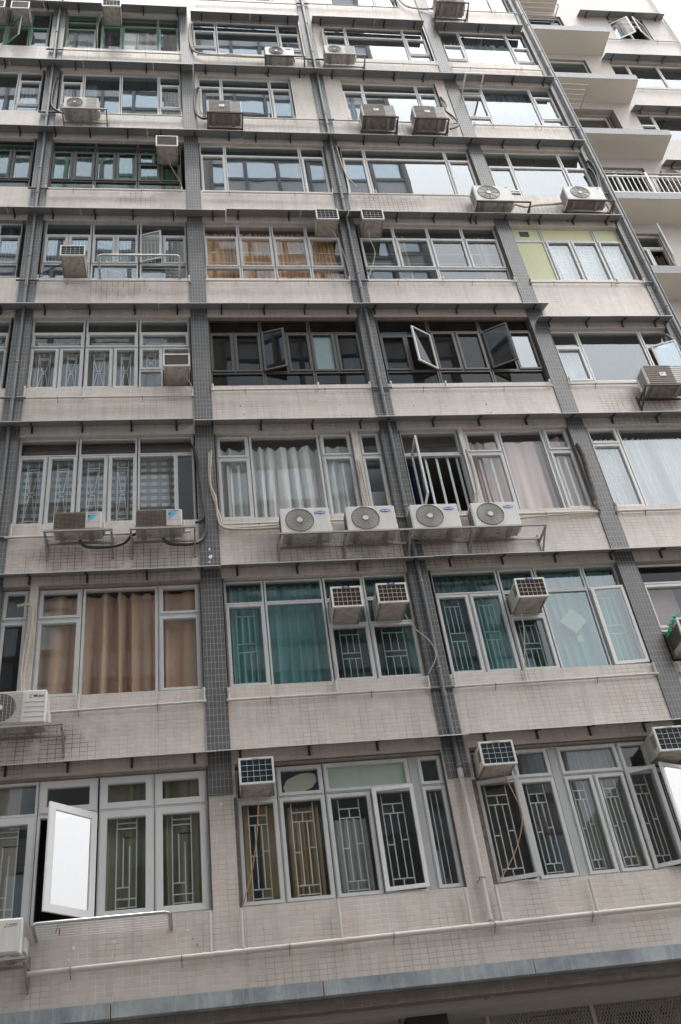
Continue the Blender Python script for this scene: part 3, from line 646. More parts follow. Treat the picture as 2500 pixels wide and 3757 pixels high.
def trio(b, r, desc, xs, splits, gm='g_mirror', fm='alu_white', curtains=(), midsplit=True, low=None, bot=.04, topz=1.81, midlow=None):
    cols = []
    for i, (a, c) in enumerate(xs):
        sp = [bot] + ([low] if low and i != 1 else []) + ([splits] if (i != 1 or midsplit) else []) + [topz]
        k = ''.join('f' if (len(sp) == 2 or j == len(sp) - 2 or (low and j == 0) or i == 1) else 's' for j in range(len(sp) - 1))
        cols.append(P2(a, c, sp, k))
    return window(b, r, desc, cols, fm, gm, curtains=curtains)
trio(2, 6, 'pale framed three part window right of the green curtained one', ((.455, .995), (1.0, 2.645), (2.655, 3.195)), 1.425, 'g_blue')
trio(3, 6, 'pale framed three part window with a torn edge of sky in its wide pane', ((3.565, 4.1), (4.11, 5.965), (5.975, 6.52)), 1.425, 'g_bright')
trio(4, 6, 'white framed window behind the two rusty racked units', ((6.87, 7.45), (7.46, 8.675), (8.69, 9.235)), 1.22, 'g_bright', low=.25)
# row 7
window(0, 7, 'white framed window slice at the left edge, three storeys below the top', [P2(-4.6, -3.575, (.05, 1.8), 'f'), P2(-3.565, -3.04, (.05, .39, 1.41, 1.8), 'fsf', (None, 'v5', None))], 'alu_white', 'g_blue')
window(1, 7, 'white framed window with slim side casements and a beige unit hung at its left',
    [P2(-2.62, -2.12, (.05, .4, 1.41, 1.8), 'fsf', (None, 'panel', None)), P2(-2.11, -1.275, (.05, 1.81), 'f'), P2(-1.265, -.41, (.05, 1.83), 'f'), P2(-.40, .10, (.05, .4, 1.41, 1.82), 'fsf', (None, 'panel', None))],
    'alu_white', 'g_blue', curtains=[('d', -2.1, -1.85, 0, 1.6, 'c_white', dict(fold=.08)), ('d', -2.6, -2.15, 0, 1.1, 'c_grey'), ('d', -.4, .1, 0, 1.3, 'c_grey')])
trio(2, 7, 'white framed window left of a plain tiled wall strip', ((.515, 1.045), (1.05, 2.19), (2.2, 2.7)), 1.41, 'g_blue', curtains=[('d', .55, .85, 0, 1.4, 'c_grey', dict(fold=.08))])
trio(3, 7, 'white framed window behind the pair of brown slatted units', ((3.93, 4.445), (4.45, 5.785), (5.795, 6.275)), 1.41, 'g_bright', curtains=[('d', 3.95, 4.4, 0, 1.3, 'c_sheer')])
W24 = window(4, 7, 'white framed window with a top leaf tipped straight out',
    [P2(6.87, 7.44, (.05, .4, 1.43, 1.80), 'fsf'), P2(7.45, 8.695, (.05, 1.81), 'f'), P2(8.705, 9.235, (.05, .39, 1.42, 1.83), 'fsf')], 'alu_white', 'g_bright', curtains=[('d', 7.5, 8.6, .9, 1.8, 'c_bluegrey')])
open_sash(W24, 6.89, 7.37, 22.63, 23.17, 'b', 89, 'alu_white', 'g_clear', ft=.03, y=.05)
# row 8
W25 = window(0, 8, 'green framed window slice at the top left with a tilted open leaf', [P2(-4.9, -4.03, (.05, 1.05, 1.77), 'sf'), P2(-4.0, -3.5, (.05, 1.05, 1.77), 'of'), P2(-3.49, -3.03, (.05, 1.05, 1.77), 'sf')], 'frame_green', 'g_blue')
open_sash(W25, -4.0, -3.55, 24.2, 25.15, 'l', 38, 'frame_green', 'g_clear', ft=.03)
window(1, 8, 'green framed window with mauve and cream curtains',
    [P2(-2.64, -1.9, (.06, 1.07, 1.42, 1.79), 'sff'), P2(-1.8, -.41, (1.34, 1.8), 'f'), P2(-1.8, -1.275, (.06, 1.27), 's'), P2(-1.265, -.42, (.06, 1.33), 'f'), P2(-.41, .10, (.06, 1.33, 1.8), 'sf')],
    'frame_green', 'g_clear', curtains=[('d', -2.6, -2.0, 0, 1.4, 'c_grey'), ('d', -1.78, -1.3, 0, 1.25, 'c_plum'), ('d', -.95, -.45, 0, 1.3, 'c_beige', dict(amp=.06)), ('b', -1.25, -.9, 0, 1.3, 'c_white'), ('d', -.4, .08, 0, 1.4, 'c_plum')])
trio(2, 8, 'white framed window with a round fan unit at its lower right', ((.44, 1.025), (1.04, 2.6), (2.61, 3.155)), 1.26, 'g_blue', low=.42, topz=1.77)
trio(3, 8, 'white framed window with a pale unit at its lower left', ((3.80, 4.37), (4.38, 5.905), (5.915, 6.48)), 1.27, 'g_bright', low=.45, topz=1.79)
trio(4, 8, 'white framed window with thin white curtains beside the right downpipe', ((6.88, 7.43), (7.44, 8.735), (8.745, 9.235)), 1.02, 'g_bright', low=.28, topz=1.79, midsplit=False, curtains=[('d', 6.9, 9.2, 0, 1.45, 'c_sheer', dict(fold=.12, amp=.05))])
# row 9 and the row above, mostly out of frame
window(0, 9, 'window above the top left boxes', [P2(-4.9, -4.0, (.05, 1.3, 1.77), 'sf'), P2(-3.99, -3.03, (.05, 1.3, 1.77), 'sf')], 'alu_white', 'g_blue')
window(1, 9, 'topmost left window', [P2(-2.2, -1.4, (.05, 1.3, 1.77), 'sf'), P2(-1.39, -.5, (.05, 1.3, 1.77), 'sf')], 'alu_white', 'g_blue')
window(2, 9, 'topmost window right of the tiled column', [P2(.9, 1.8, (.05, 1.3, 1.77), 'sf'), P2(1.81, 2.6, (.05, 1.3, 1.77), 'sf')], 'alu_white', 'g_blue')
window(3, 9, 'topmost window with bright panes', [P2(4.2, 5.42, (.05, 1.77), 'f'), P2(5.43, 6.0, (.05, 1.77), 'f', ('v5',))], 'alu_white', 'g_bright')
window(4, 9, 'topmost window beside the right downpipe', [P2(6.86, 7.6, (.05, 1.77), 'f'), P2(7.61, 8.74, (.05, 1.77), 'f'), P2(8.75, 9.235, (.05, 1.77), 'f', ('v5',))], 'alu_white', 'g_bright')
window(0, 4, 'dark window slice at the left edge', [P2(-4.5, -3.6, (.04, 1.45, 1.8), 'sf', ('hour', None)), P2(-3.59, -3.03, (.04, 1.06, 1.455, 1.8), 'ssf', ('hour', 'wide', None))], 'alu', curtains=[('d', -4.4, -3.1, 0, 1.4, 'c_taupe')])

g = MB(); g.tube([(5.52, .2, 3.76), (5.53, .2, 3.95)], .035, 'c_ochre', 12); g.tube([(5.53, .2, 3.95), (5.53, .2, 4.02)], .015, 'c_ochre', 10); tag(g.build('bottle'), 'amber bottle standing inside the lowest right window', 'bottle')
g = MB(); g.bbox((2.98, .2, 3.74), (3.06, .26, 3.9), 'coil_dark'); g.tube([(3.02, .23, 3.9), (3.02, .23, 3.97)], .014, 'coil_dark', 8); tag(g.build('dark_jar'), 'dark jar on the sill inside the narrow barred pane of the lowest middle window', 'jar')
g = MB(); g.bbox((3.62, .19, 3.75), (3.72, .24, 3.86), 'badge_blue'); tag(g.build('blue_box'), 'small blue box at the lower left inside the lowest right window', 'box')
g = MB(); g.bar((-1.10, .165, 7.08), (-1.05, .165, 6.90), .035, 'timber', .006); g.build('tape_strip', WIN[1, 2])
for x, z, q, mt_, yy in ((.27, 8.93, .018, 'ink_white', -.029), (.275, 8.80, .03, 'ink_white', -.029), (.26, 8.70, .014, 'ink_white', -.029), (.2, 16.6, .012, 'ink_white', -.029), (.27, 4.98, .02, 'ink_white', -.008),
    (-.18, 3.5, .012, 'ink_white', -.004), (-.12, 3.4, .01, 'timber', -.004), (-.07, 3.33, .012, 'timber', -.004), (-1.45, 3.42, .02, 'ink_white', -.004), (-1.5, 3.3, .012, 'ink_white', -.004), (-1.0, 3.45, .012, 'ink_white', -.004), (-1.02, 3.3, .008, 'ink_white', -.004),
    (.9, 11.95, .012, 'rust', -.004), (.95, 11.75, .01, 'rust', -.004), (2.6, 11.95, .01, 'rust', -.004), (2.62, 11.7, .01, 'rust', -.004), (3.9, 11.9, .01, 'rust', -.004), (5.2, 11.9, .012, 'rust', -.004), (5.25, 11.7, .01, 'rust', -.004), (-.6, 15.0, .02, 'hose_beige', -.004)):
    g = MB(); n_ = 9; rr = [q * rnd.uniform(.5, 1.3) for _ in range(n_)]; pp = [(x + rr[k] * math.cos(k * 2 * math.pi / n_), z + 1.2 * rr[k] * math.sin(k * 2 * math.pi / n_)) for k in range(n_)]
    g.add([(a_, yy, b_) for a_, b_ in pp] + [(a_, yy + .006, b_) for a_, b_ in pp], [tuple(range(n_))] + [(k, n_ + k, n_ + (k + 1) % n_, (k + 1) % n_) for k in range(n_)], mt_); g.build('filler_spot', B)
# dirt-caked mortar edges beside some windows and the steel fascia strip at the foot of the facade
for b, r, xa, xb in ((3, 1, 3.515, 3.566), (2, 1, .43, .463)):
    g = MB(); g.box((xa, -.003, sill(r)), (xb, .0, sill(r) + 1.35), 'soot'); g.build('mortar_edge', B)
for i, (xa, xb) in enumerate(((-6.8, -1.02), (-1.01, 1.3), (1.31, 3.75), (3.76, 9.6))):
    g = MB(); g.box((xa, -.12, 2.63), (xb, .19, 2.788), 'fascia')
    g.box((xb - .03, -.125, 2.628), (xb, -.119, 2.79), 'galv'); g.build('fascia', B)
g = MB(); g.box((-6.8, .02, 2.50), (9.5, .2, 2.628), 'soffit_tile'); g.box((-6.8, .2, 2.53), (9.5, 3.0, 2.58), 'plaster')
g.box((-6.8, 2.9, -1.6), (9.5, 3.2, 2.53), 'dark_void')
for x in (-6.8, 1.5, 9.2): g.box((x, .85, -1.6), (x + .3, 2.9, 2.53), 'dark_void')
g.build('shop_recess', B)

# ------------------------------------------------------------------ shopfront pieces under the fascia
cage = empty('mesh_cage', (5.5, .85, 2.0), 'expanded metal cage on the plaster soffit under the street fascia', 'cage')
g = MB()
for x in (3.3, 4.62, 5.9, 7.2): g.box((x, .80, 1.4), (x + .05, .85, 2.53), 'cage_wire')
g.box((3.3, .79, 2.48), (7.2, .84, 2.52), 'cage_wire'); g.build('cage_frame', cage)
g = MB()
for k in range(150):
    x = 3.3 + k * .04 - 1.0
    for sgn in (1, -1):
        xa = x if sgn > 0 else x + .5; xb = x + .5 if sgn > 0 else x
        if min(xa, xb) < 3.3 - 0.0 or max(xa, xb) > 7.2: continue
        g.bar((xa, .825, 1.5), (xb, .825, 2.5), .007, 'cage_wire')
g.build('mesh', cage)
for k, (xa, xb, zt) in enumerate(((3.95, 4.55, 2.40), (4.95, 5.75, 2.43), (6.1, 6.9, 2.43))):
    u = empty('caged_outdoor_unit', ((xa + xb) / 2, 1.0, 1.85), 'cream outdoor unit behind the cage mesh, ' + ('nearest the timber batten' if k == 0 else ('in the middle of three' if k == 1 else 'farthest right of three')), 'outdoor unit', 'outdoor units inside the mesh cage')
    g = MB(); g.bbox((xa, 1.0, 1.8), (xb, 1.35, zt), 'ac_under_dark', .02); g.box((xa + .05, .995, 1.85), (xb - .3, .999, zt - .1), 'coil_dark'); g.build('casing', u)
    g = MB(); g.disc((xb - .14, zt - .13), .05, .99, .998, 'ink_dark', 20); g.disc((xb - .13, zt - .12), .03, .985, .99, 'ink_red', 16); g.build('logo', u)
    text('GREE', xb - .14, .99, zt - .21, .07, 'ink_dark', u)
sgn = empty('hanging_box', (2.3, .4, 2.3), 'black box hung on two rods from the soffit', 'box')
g = MB(); g.bbox((2.28, .38, 1.6), (2.76, .6, 2.455), 'dark_void'); g.build('body', sgn)
g = MB(); g.tube([(2.2, .4, 1.6), (2.2, .4, 2.53)], .008, 'hose_black', 6); g.tube([(2.72, .45, 2.45), (2.72, .45, 2.53)], .008, 'hose_black', 6); g.build('rod', sgn)
g = MB(); g.bar((3.25, .1, 2.50), (3.12, .8, 2.50), .07, 'timber', .05); tag(g.build('timber_batten'), 'stained timber batten fixed across the plaster soffit', 'batten')
g = MB(); g.tube([(-1.0, .22, 2.49), (.2, .24, 2.48), (1.2, .26, 2.485), (1.5, .3, 2.48), (1.52, .4, 2.2)], .012, 'hose_black', 8, smooth_path=True)
g.tube([(-1.0, .26, 2.48), (.3, .29, 2.47), (1.25, .3, 2.475), (1.48, .33, 2.3)], .008, 'hose_black', 8, smooth_path=True); tag(g.build('cable'), 'sagging black cables clipped under the fascia', 'cable')

# ------------------------------------------------------------------ awnings
def awning(x0, x1, z, label, y0=0., par=None, depth=.25, rise=.11, step=.76):
    o = empty('awning', ((x0 + x1) / 2, y0, z), label, 'awning', 'grey sheet metal awnings over the windows')
    g = MB(); yf = y0 - depth; t = .006
    seams = [x0]; x = x0
    while x1 - x > 2.2: x += rnd.uniform(1.3, 1.9); seams.append(x)
    seams.append(x1); 
    for i in range(len(seams) - 1):
        a, b = seams[i], seams[i + 1]; dz = rnd.uniform(-.006, .006); dz2 = rnd.uniform(-.006, .006)
        if i == 0: dz = 0
        q = lambda X, D: [(X, yf, z + D), (X, y0, z + rise), (X, y0, z + rise + t), (X, yf, z + t + D)]
        vs = q(a, dz) + q(b - .003, dz2)
        g.add(vs, [(0, 1, 5, 4), (3, 7, 6, 2), (0, 3, 2, 1), (4, 5, 6, 7), (1, 2, 6, 5)], 'awning_sheet')
        vs = [(a, yf - .002, z + dz - .004), (b - .003, yf - .002, z + dz2 - .004), (b - .003, yf - .002, z + dz2 + .007), (a, yf - .002, z + dz + .007)] 
        vs += [(v[0], yf + .004, v[2]) for v in vs]
        g.add(vs, [(0, 1, 2, 3), (7, 6, 5, 4), (0, 4, 5, 1), (3, 2, 6, 7), (0, 3, 7, 4), (1, 5, 6, 2)], 'awning_lip')
    g.build('sheet', o)
    n = max(2, round((x1 - x0) / step)); off = step * .35
    for i in range(n):
        x = x0 + off + i * (x1 - x0 - 2 * off) / (n - 1) + rnd.uniform(-.03, .03)
        s = MB()
        s.bar((x, y0 - .012, z + rise - .005), (x, y0 - .012, z + rise - .15), .03, 'bracket_dark', .02)
        s.bar((x, y0 - .015, z + rise - .012), (x, yf + .05, z + .008), .028, 'bracket_dark', .02)
        s.build('bracket', o)
AW = [(-6.6, .24, 5.575, 'over the thick white framed window'), (.25, 3.55, 5.58, 'over the lowest middle window'), (3.56, 9.3, 5.59, 'over the lowest right window with sheer curtains'),
      (-6.6, .41, 8.465, 'over the brown curtained window'), (.42, 3.6, 8.48, 'over the teal window with two box units'), (3.61, 9.3, 8.49, 'over the teal window with the diamond paper'),
      (-6.6, .11, 11.435, 'over the window with the chequered blind'), (.12, 3.15, 11.40, 'over the off-white curtained window'), (3.1, 9.3, 11.415, 'over the pink curtained window'),
      (-6.6, 3.3, 14.34, 'over the taupe curtained and patterned pane windows'), (3.31, 6.92, 14.345, 'over the dark window with two open sashes'), (6.64, 9.33, 13.96, 'set lower than its neighbour, at the right end'),
      (-6.6, .9, 17.22, 'over the window behind the laundry rack'), (.91, 3.4, 17.255, 'over the orange curtained window'), (3.41, 9.32, 17.25, 'over the yellow boarded window'),
      (-6.6, 1.4, 20.175, 'over the vivid green curtained window'), (1.41, 9.31, 20.16, 'over the window with two rusty racked units'),
      (-6.6, .4, 23.03, 'over the window with the beige unit at its left'), (.41, 9.33, 23.055, 'over the pair of brown slatted units'),
      (-6.6, .32, 25.93, 'over the green framed top left windows'), (.41, 3.17, 25.73, 'short, over the window with a round fan unit at its lower right'), (3.51, 6.47, 25.76, 'short, over the window with a pale unit at its lower left'), (6.77, 9.17, 25.75, 'short, over the window with thin white curtains by the right downpipe')]
for x0, x1, z, l in AW: awning(x0, x1, z, 'grey metal awning ' + l)

# ------------------------------------------------------------------ pipes
def drain(x0, x1, z, drops, label, r=.018, y=-.05, mat='pvc_white', slope=.0, clamps=1.3, yw=0.):
    o = empty('drain_pipe', ((x0 + x1) / 2, y, z), label, 'drain pipe', 'white drain pipes under the sills')
    g = MB(); g.tube([(x0, y, z - slope), (x1, y, z + slope)], r, mat, 12)
    zc = z
    for dx, dz in drops:
        z = zc + slope * (2 * (dx - x0) / (x1 - x0) - 1)
        g.tube([(dx, y, z), (dx, y, dz)], r * .92 if r < .03 else r * .62, mat, 10)
        g.tube([(dx, y, z - r * .9), (dx, y, z + r * 1.9)], r * 1.18 if r < .03 else r * .85, mat, 10)
        if r > .03:
            for q in (-.08, .08): g.tube([(dx + q - .02, y, z), (dx + q + .02, y, z)], r * 1.15, mat, 12)
        else: g.tube([(dx, y, dz - .05), (dx, y, dz)], r * 1.15, mat, 10); g.tube([(dx - .03, y, z), (dx + .03, y, z)], r * 1.15, mat, 10)
    g.build('pipe', o)
    n = max(2, round((x1 - x0) / clamps))
    for i in range(n):
        x = x0 + (x1 - x0) * (i + .4) / n; z = zc + slope * (2 * (x - x0) / (x1 - x0) - 1)
        c = MB(); c.tube([(x - .008, y, z), (x + .008, y, z)], r * 1.25, 'galv', 10); c.bar((x, y + .01, z - r), (x, yw, z - r - .05), .008, 'galv'); c.build('clamp', o)
        
sp = lambda s_: 'white drain pipe below the ' + s_
drain(-1.95, 9.0, 3.22, [(.08, 3.66), (.44, 3.66), (1.58, 3.66), (3.13, 3.66), (3.51, 3.66), (4.70, 3.64)], 'long thick white drain pipe sloping past all the lowest windows', r=.033, y=-.075, slope=.05, clamps=1.25)
drain(-1.93, .11, 6.38, [(-1.525, 6.60), (.11, 6.60)], sp('brown curtained window'), slope=.015)
drain(.44, 3.2, 6.39, [(.44, 6.57), (1.90, 6.59), (3.19, 6.58)], sp('teal window with two box units'))
drain(3.53, 6.52, 6.40, [(3.56, 6.57), (4.59, 6.57), (6.52, 6.59)], sp('teal window with the diamond paper'), slope=.01)
drain(6.87, 9.2, 6.40, [(6.9, 6.58)], sp('purple papered window'))
drain(-4, .0, 9.26, [(-2.62, 9.50)], sp('window with the chequered blind'))
drain(.5, 3.2, 9.38, [(3.15, 9.5)], sp('off-white curtained window'), r=.015)
drain(3.53, 6.53, 9.39, [(6.53, 9.6)], sp('pink curtained window'), r=.022)
drain(6.85, 9.2, 9.385, [(6.86, 9.55)], sp('wide bright sheer curtained window'), r=.022)
drain(-2.66, .10, 12.16, [(-2.65, 12.43), (-1.70, 12.40), (.10, 12.30)], sp('window with hourglass grilles and a corner unit'))
drain(.45, 3.2, 12.29, [(.45, 12.43), (2.27, 12.44), (3.18, 12.44)], sp('window with the patterned pale pane'))
drain(3.54, 6.48, 12.29, [(3.56, 12.45), (4.55, 12.44), (6.48, 12.45)], sp('dark window with two open sashes'))
drain(6.86, 9.2, 12.33, [(6.87, 12.51)], sp('bright window with the bracketed unit'))
drain(-2.65, .12, 15.22, [(-2.64, 15.37), (-1.69, 15.37), (.12, 15.38)], sp('laundry rack window'))
drain(.45, 3.2, 15.235, [(.46, 15.37), (1.81, 15.37), (3.19, 15.37)], sp('orange curtained window'))
drain(3.54, 6.52, 15.235, [(3.56, 15.37), (5.06, 15.37), (6.51, 15.37)], sp('window with four panes of sky'))
drain(6.82, 9.22, 15.22, [(6.84, 15.35), (8.65, 15.34), (9.22, 15.34)], sp('yellow boarded window'))
drain(-2.68, .05, 18.145, [(-2.68, 18.27), (-1.74, 18.28), (.04, 18.28)], sp('vivid green curtained window'), r=.016)
drain(.47, 3.2, 18.13, [(2.65, 18.3), (3.19, 18.3)], sp('three part window right of the green one'), r=.016)
drain(3.52, 7.0, 18.15, [(3.54, 18.32), (4.13, 18.3)], sp('window with a torn edge of sky'), r=.016)
drain(-2.62, .10, 21.06, [(-2.6, 21.17), (.09, 21.19)], sp('window with the beige unit at its left'), r=.016)
drain(.55, 3.2, 21.06, [(2.06, 21.18), (2.68, 21.18)], sp('window left of a plain tiled strip'), r=.016)
drain(3.55, 6.5, 21.07, [(3.92, 21.19)], sp('pair of brown slatted units'), r=.016)
drain(6.86, 9.22, 21.04, [(6.9, 21.17), (8.42, 21.17)], sp('window with the tipped out leaf'), r=.016)
drain(-2.62, .10, 23.88, [(-1.84, 23.98), (.10, 24.0)], sp('green framed window with mauve curtains'), r=.016)
drain(.5, 3.2, 23.88, [(1.03, 24.02)], sp('window with a round fan unit at its lower right'), r=.016)
drain(3.6, 6.5, 23.82, [(6.5, 24.0)], sp('window with a pale unit at its lower left'), r=.016)
drain(6.86, 9.25, 23.74, [(6.88, 23.95), (8.7, 23.86)], sp('thin white curtained window at the right'), r=.016)
drain(.5, 3.2, 26.8, [], sp('topmost window right of the tiled column'), r=.016); drain(3.55, 6.0, 26.87, [(5.9, 26.98)], sp('topmost window with bright panes'), r=.016)
drain(6.86, 9.3, 26.87, [(8.7, 27.0)], sp('topmost window beside the right downpipe'), r=.016)

def down(x, z0, z1, label, arms, r=.032, y=-.085, white_below=None, extra=None):
    o = empty('downpipe', (x, y, z0), label, 'downpipe', 'dark grey downpipes on the tiled columns')
    g = MB(); g.tube([(x, y, white_below or z0), (x, y, z1)], r, 'pipe_grey', 14)
    for z, xa, xb in arms: g.tube([(xa, -.06, z), (xb, -.06, z)], .021, 'pipe_grey', 10)
    if extra: g.tube([(x + extra, y, z0), (x + extra, y, z1)], .02, 'pipe_grey', 12)
    z = (white_below or z0) + 1.1
    while z < z1: g.tube([(x, y, z - .04), (x, y, z + .04)], r * 1.22, 'pipe_grey', 14); z += 2.915
    g.build('pipe', o)
    if white_below:
        g = MB(); g.tube([(x, y, z0), (x, y, white_below)], r * .9, 'pvc_white', 14); g.tube([(x, y, white_below - .1), (x, y, white_below + .02)], r * 1.2, 'pvc_white', 14); g.build('lower_pipe', o)
    z = z0 + .5
    while z < z1:
        c = MB(); c.tube([(x, y, z - .008), (x, y, z + .008)], r * 1.3, 'galv', 12); c.bar((x, y, z), (x - .05, 0, z - .02), .01, 'galv'); c.build('clamp', o); z += 1.4575
down(-2.82, 5.2, TOP, 'dark grey downpipe on the leftmost tiled column', [(12.16, -3.02, -2.62), (15.22, -3.02, -2.62), (18.145, -3.02, -2.62), (21.05, -3.02, -2.62), (23.87, -3.02, -2.62), (9.26, -3.02, -2.7)])
down(3.365, 3.27, TOP, 'dark grey downpipe left of the middle, turning white by the lowest windows', [(6.385, 3.2, 3.53), (9.39, 3.1, 3.6), (12.29, 3.19, 3.56), (15.235, 3.2, 3.55), (18.14, 3.19, 3.52), (21.065, 3.2, 3.55), (23.86, 3.1, 3.62), (26.84, 3.19, 3.54)], white_below=5.16)
down(9.40, 5.2, TOP, 'dark grey twin downpipe on the right corner of the block', [(15.21, 9.22, 9.42), (18.3, 9.25, 9.42), (21.04, 9.2, 9.42), (12.33, 9.2, 9.4)], extra=.085)

# ------------------------------------------------------------------ air conditioners
def window_ac(x0, x1, z0, z1, label, yf=-.39, coil='coil_blue', nx=5, nz=4, brand=None, body='ac_cream', brandm='ink_dark', hose=None, style='grid', face='ac_white'):
    o = empty('window_air_conditioner', ((x0 + x1) / 2, yf, z0), label, 'air conditioner', 'box air conditioners poking out of the windows')
    W_, H_ = x1 - x0, z1 - z0
    g = MB(); g.bbox((x0 + .012, yf + .03, z0 + .012), (x1 - .012, .12, z1 - .012), body, .008)
    g.box((x0 + .02, yf + .03, z0 + .002), (x0 + .045, .08, z0 + .012), 'galv'); g.box((x1 - .045, yf + .03, z0 + .002), (x1 - .02, .08, z0 + .012), 'galv')
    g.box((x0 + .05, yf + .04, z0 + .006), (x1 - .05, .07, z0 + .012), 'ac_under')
    for sx in (x0 + .0095, x1 - .0125):
        for k in range(6): g.box((sx, yf + .06 + k * .02, z0 + .1), (sx + .003, yf + .068 + k * .02, z1 - .07), 'coil_dark')
    g.build('casing', o)
    g = MB(); t = .026
    g.ring(x0, z0, x1, z1, t, yf, yf + .032, face)
    g.box((x0 + t, yf + .022, z0 + t), (x1 - t, yf + .03, z1 - t), coil); g.build('front_frame', o)
    g = MB(); a, b, c, e = x0 + t, x1 - t, z0 + t, z1 - t
    if style == 'grid':
        for k in range(1, nx): g.box((a + (b - a) * k / nx - .002, yf + .006, c), (a + (b - a) * k / nx + .002, yf + .012, e), face)
        for k in range(1, nz): g.box((a, yf + .007, c + (e - c) * k / nz - .002), (b, yf + .013, c + (e - c) * k / nz + .002), face)
        for k in range(1, 24): g.box((a, yf + .0145, c + (e - c) * k / 24 - .0012), (b, yf + .02, c + (e - c) * k / 24 + .0012), coil)
    else:
        for k in range(1, 10): g.box((a, yf + .006, c + (e - c) * k / 10 - .004), (b, yf + .02, c + (e - c) * k / 10 + .004), 'guard')
    g.build('grille', o)
    if brand:
        g = MB(); g.bbox(((x0 + x1) / 2 - .055, yf - .006, z1 - .026), ((x0 + x1) / 2 + .055, yf - .0005, z1 - .002), 'badge_blue' if brandm == 'ink_white' else 'ac_white', .002); g.build('name_plate', o)
        text(brand, (x0 + x1) / 2, yf - .0085, z1 - .014, .026, brandm, o)
    if hose:
        g = MB(); g.tube([((x0 + x1) / 2 + hose[0][0], hose[0][1], z0 + .01)] + list(hose[1:]), .008, hose_mat, 8, smooth_path=True)
        tag(g.build('drip_hose'), hose_label, 'hose', 'thin hoses hanging from the box air conditioners')
    return o
hose_mat = 'hose_brown'; hose_label = 'thin brown hose falling from the box unit of the lowest middle window'
window_ac(.5, .94, 5.06, 5.41, 'white box air conditioner with dark blue grid, in the lowest middle window', -.35, brand='fortress', hose=[(.08, -.15), (.73, -.16, 4.9), (.68, -.14, 4.5), (.6, -.1, 4.1), (.46, -.06, 3.68)])
hose_label = 'thin brown hose falling from the box unit of the lowest right window'
window_ac(3.59, 4.05, 5.06, 5.39, 'white box air conditioner with dark blue grid, left of the lowest right window', -.40, brand='fortress', hose=[(.08, -.15), (3.97, -.16, 4.8), (4.02, -.16, 4.45), (3.85, -.12, 4.05), (3.55, -.07, 3.68)])
window_ac(6.02, 6.48, 5.1, 5.45, 'white box air conditioner with dark blue grid, cut off by the right edge', -.36, brand='fortress')
hose_mat = 'hose_beige'; hose_label = 'thin beige hose falling left of the left brown grid unit'
window_ac(1.945, 2.39, 7.57, 7.92, 'left one of two box air conditioners with brown grids in the teal window', -.38, 'coil_brown', 6, 4, 'GREE', brandm='ink_white', hose=[(-.2, -.1), (1.92, -.12, 7.3), (1.90, -.1, 6.95), (1.93, -.08, 6.75), (1.91, -.06, 6.6)])
hose_label = 'thin beige hose looping onto the middle downpipe'
window_ac(2.6, 3.045, 7.59, 7.925, 'right one of two box air conditioners with brown grids in the teal window', -.41, 'coil_brown', 6, 4, 'GREE', brandm='ink_white', hose=[(.2, -.08), (3.13, -.08, 7.35), (3.3, -.12, 7.1), (3.35, -.13, 6.85), (3.2, -.07, 6.6)])
hose_label = 'thin beige hose falling from the box unit by the diamond paper'
window_ac(4.67, 5.13, 7.59, 7.925, 'box air conditioner with brown grid in the window with the diamond paper', -.39, 'coil_brown', 6, 4, 'GREE', brandm='ink_white', hose=[(-.14, -.1), (4.72, -.12, 7.2), (4.66, -.1, 6.9), (4.6, -.06, 6.57)])
hose_label = 'short beige hose from the unit beside the hourglass grilles'
window_ac(-.37, .08, 12.55, 12.85, 'deep boxy air conditioner with slatted face in the hourglass grille window', -.38, 'coil_dark', brand=None, style='slat', hose=[(.1, -.1), (.06, -.1, 12.45), (.1, -.06, 12.33)])
hose_mat = 'hose_black'; hose_label = 'thin dark tube running left from the laundry rack window unit'
window_ac(-2.22, -1.765, 15.51, 15.815, 'white box air conditioner with green grid left of the laundry rack', -.40, 'coil_green', hose=[(-.2, -.2), (-2.4, -.1, 15.5), (-2.62, -.06, 15.38)])
hose_mat = 'hose_beige'; hose_label = 'thin beige hose from the left unit under the awning seam'
window_ac(2.69, 3.145, 16.83, 17.18, 'box air conditioner above the orange curtains, left of the middle downpipe', -.34, 'coil_dark', hose=[(.1, -.1), (3.1, -.1, 16.4), (3.18, -.08, 15.9), (3.2, -.06, 15.38)])
hose_label = 'thin beige hose from the unit right of the middle downpipe'
window_ac(3.62, 4.075, 16.845, 17.19, 'box air conditioner with black grid, right of the middle downpipe', -.34, 'coil_dark', hose=[(-.08, -.1), (3.75, -.1, 16.5), (3.8, -.08, 16.1), (3.66, -.06, 15.6), (3.57, -.06, 15.38)])
hose_mat = 'hose_brown'; hose_label = 'thin brown hose falling from the green faced unit'
window_ac(-.47, -.005, 19.355, 19.745, 'box air conditioner with green face in the vivid green curtained window', -.34, 'coil_green', style='slat', body='ac_under', hose=[(0, -.1), (-.15, -.1, 18.9), (.0, -.07, 18.5), (.04, -.06, 18.3)])
hose_mat = 'hose_beige'; hose_label = 'pale hose falling left of the top box unit'
window_ac(-1.755, -1.295, 25.47, 25.81, 'box air conditioner with dark grid at the top, in the green framed window', -.40, 'coil_dark', hose=[(-.22, -.2), (-1.85, -.1, 25.2), (-1.86, -.08, 24.6), (-1.84, -.06, 23.98)])
window_ac(-3.92, -3.485, 25.285, 25.64, 'box air conditioner with teal face at the top left corner', -.34, 'coil_blue', style='slat')
window_ac(-4.5, -4.06, 25.3, 25.66, 'box air conditioner cut off by the top left edge', -.34, 'coil_blue', style='slat')

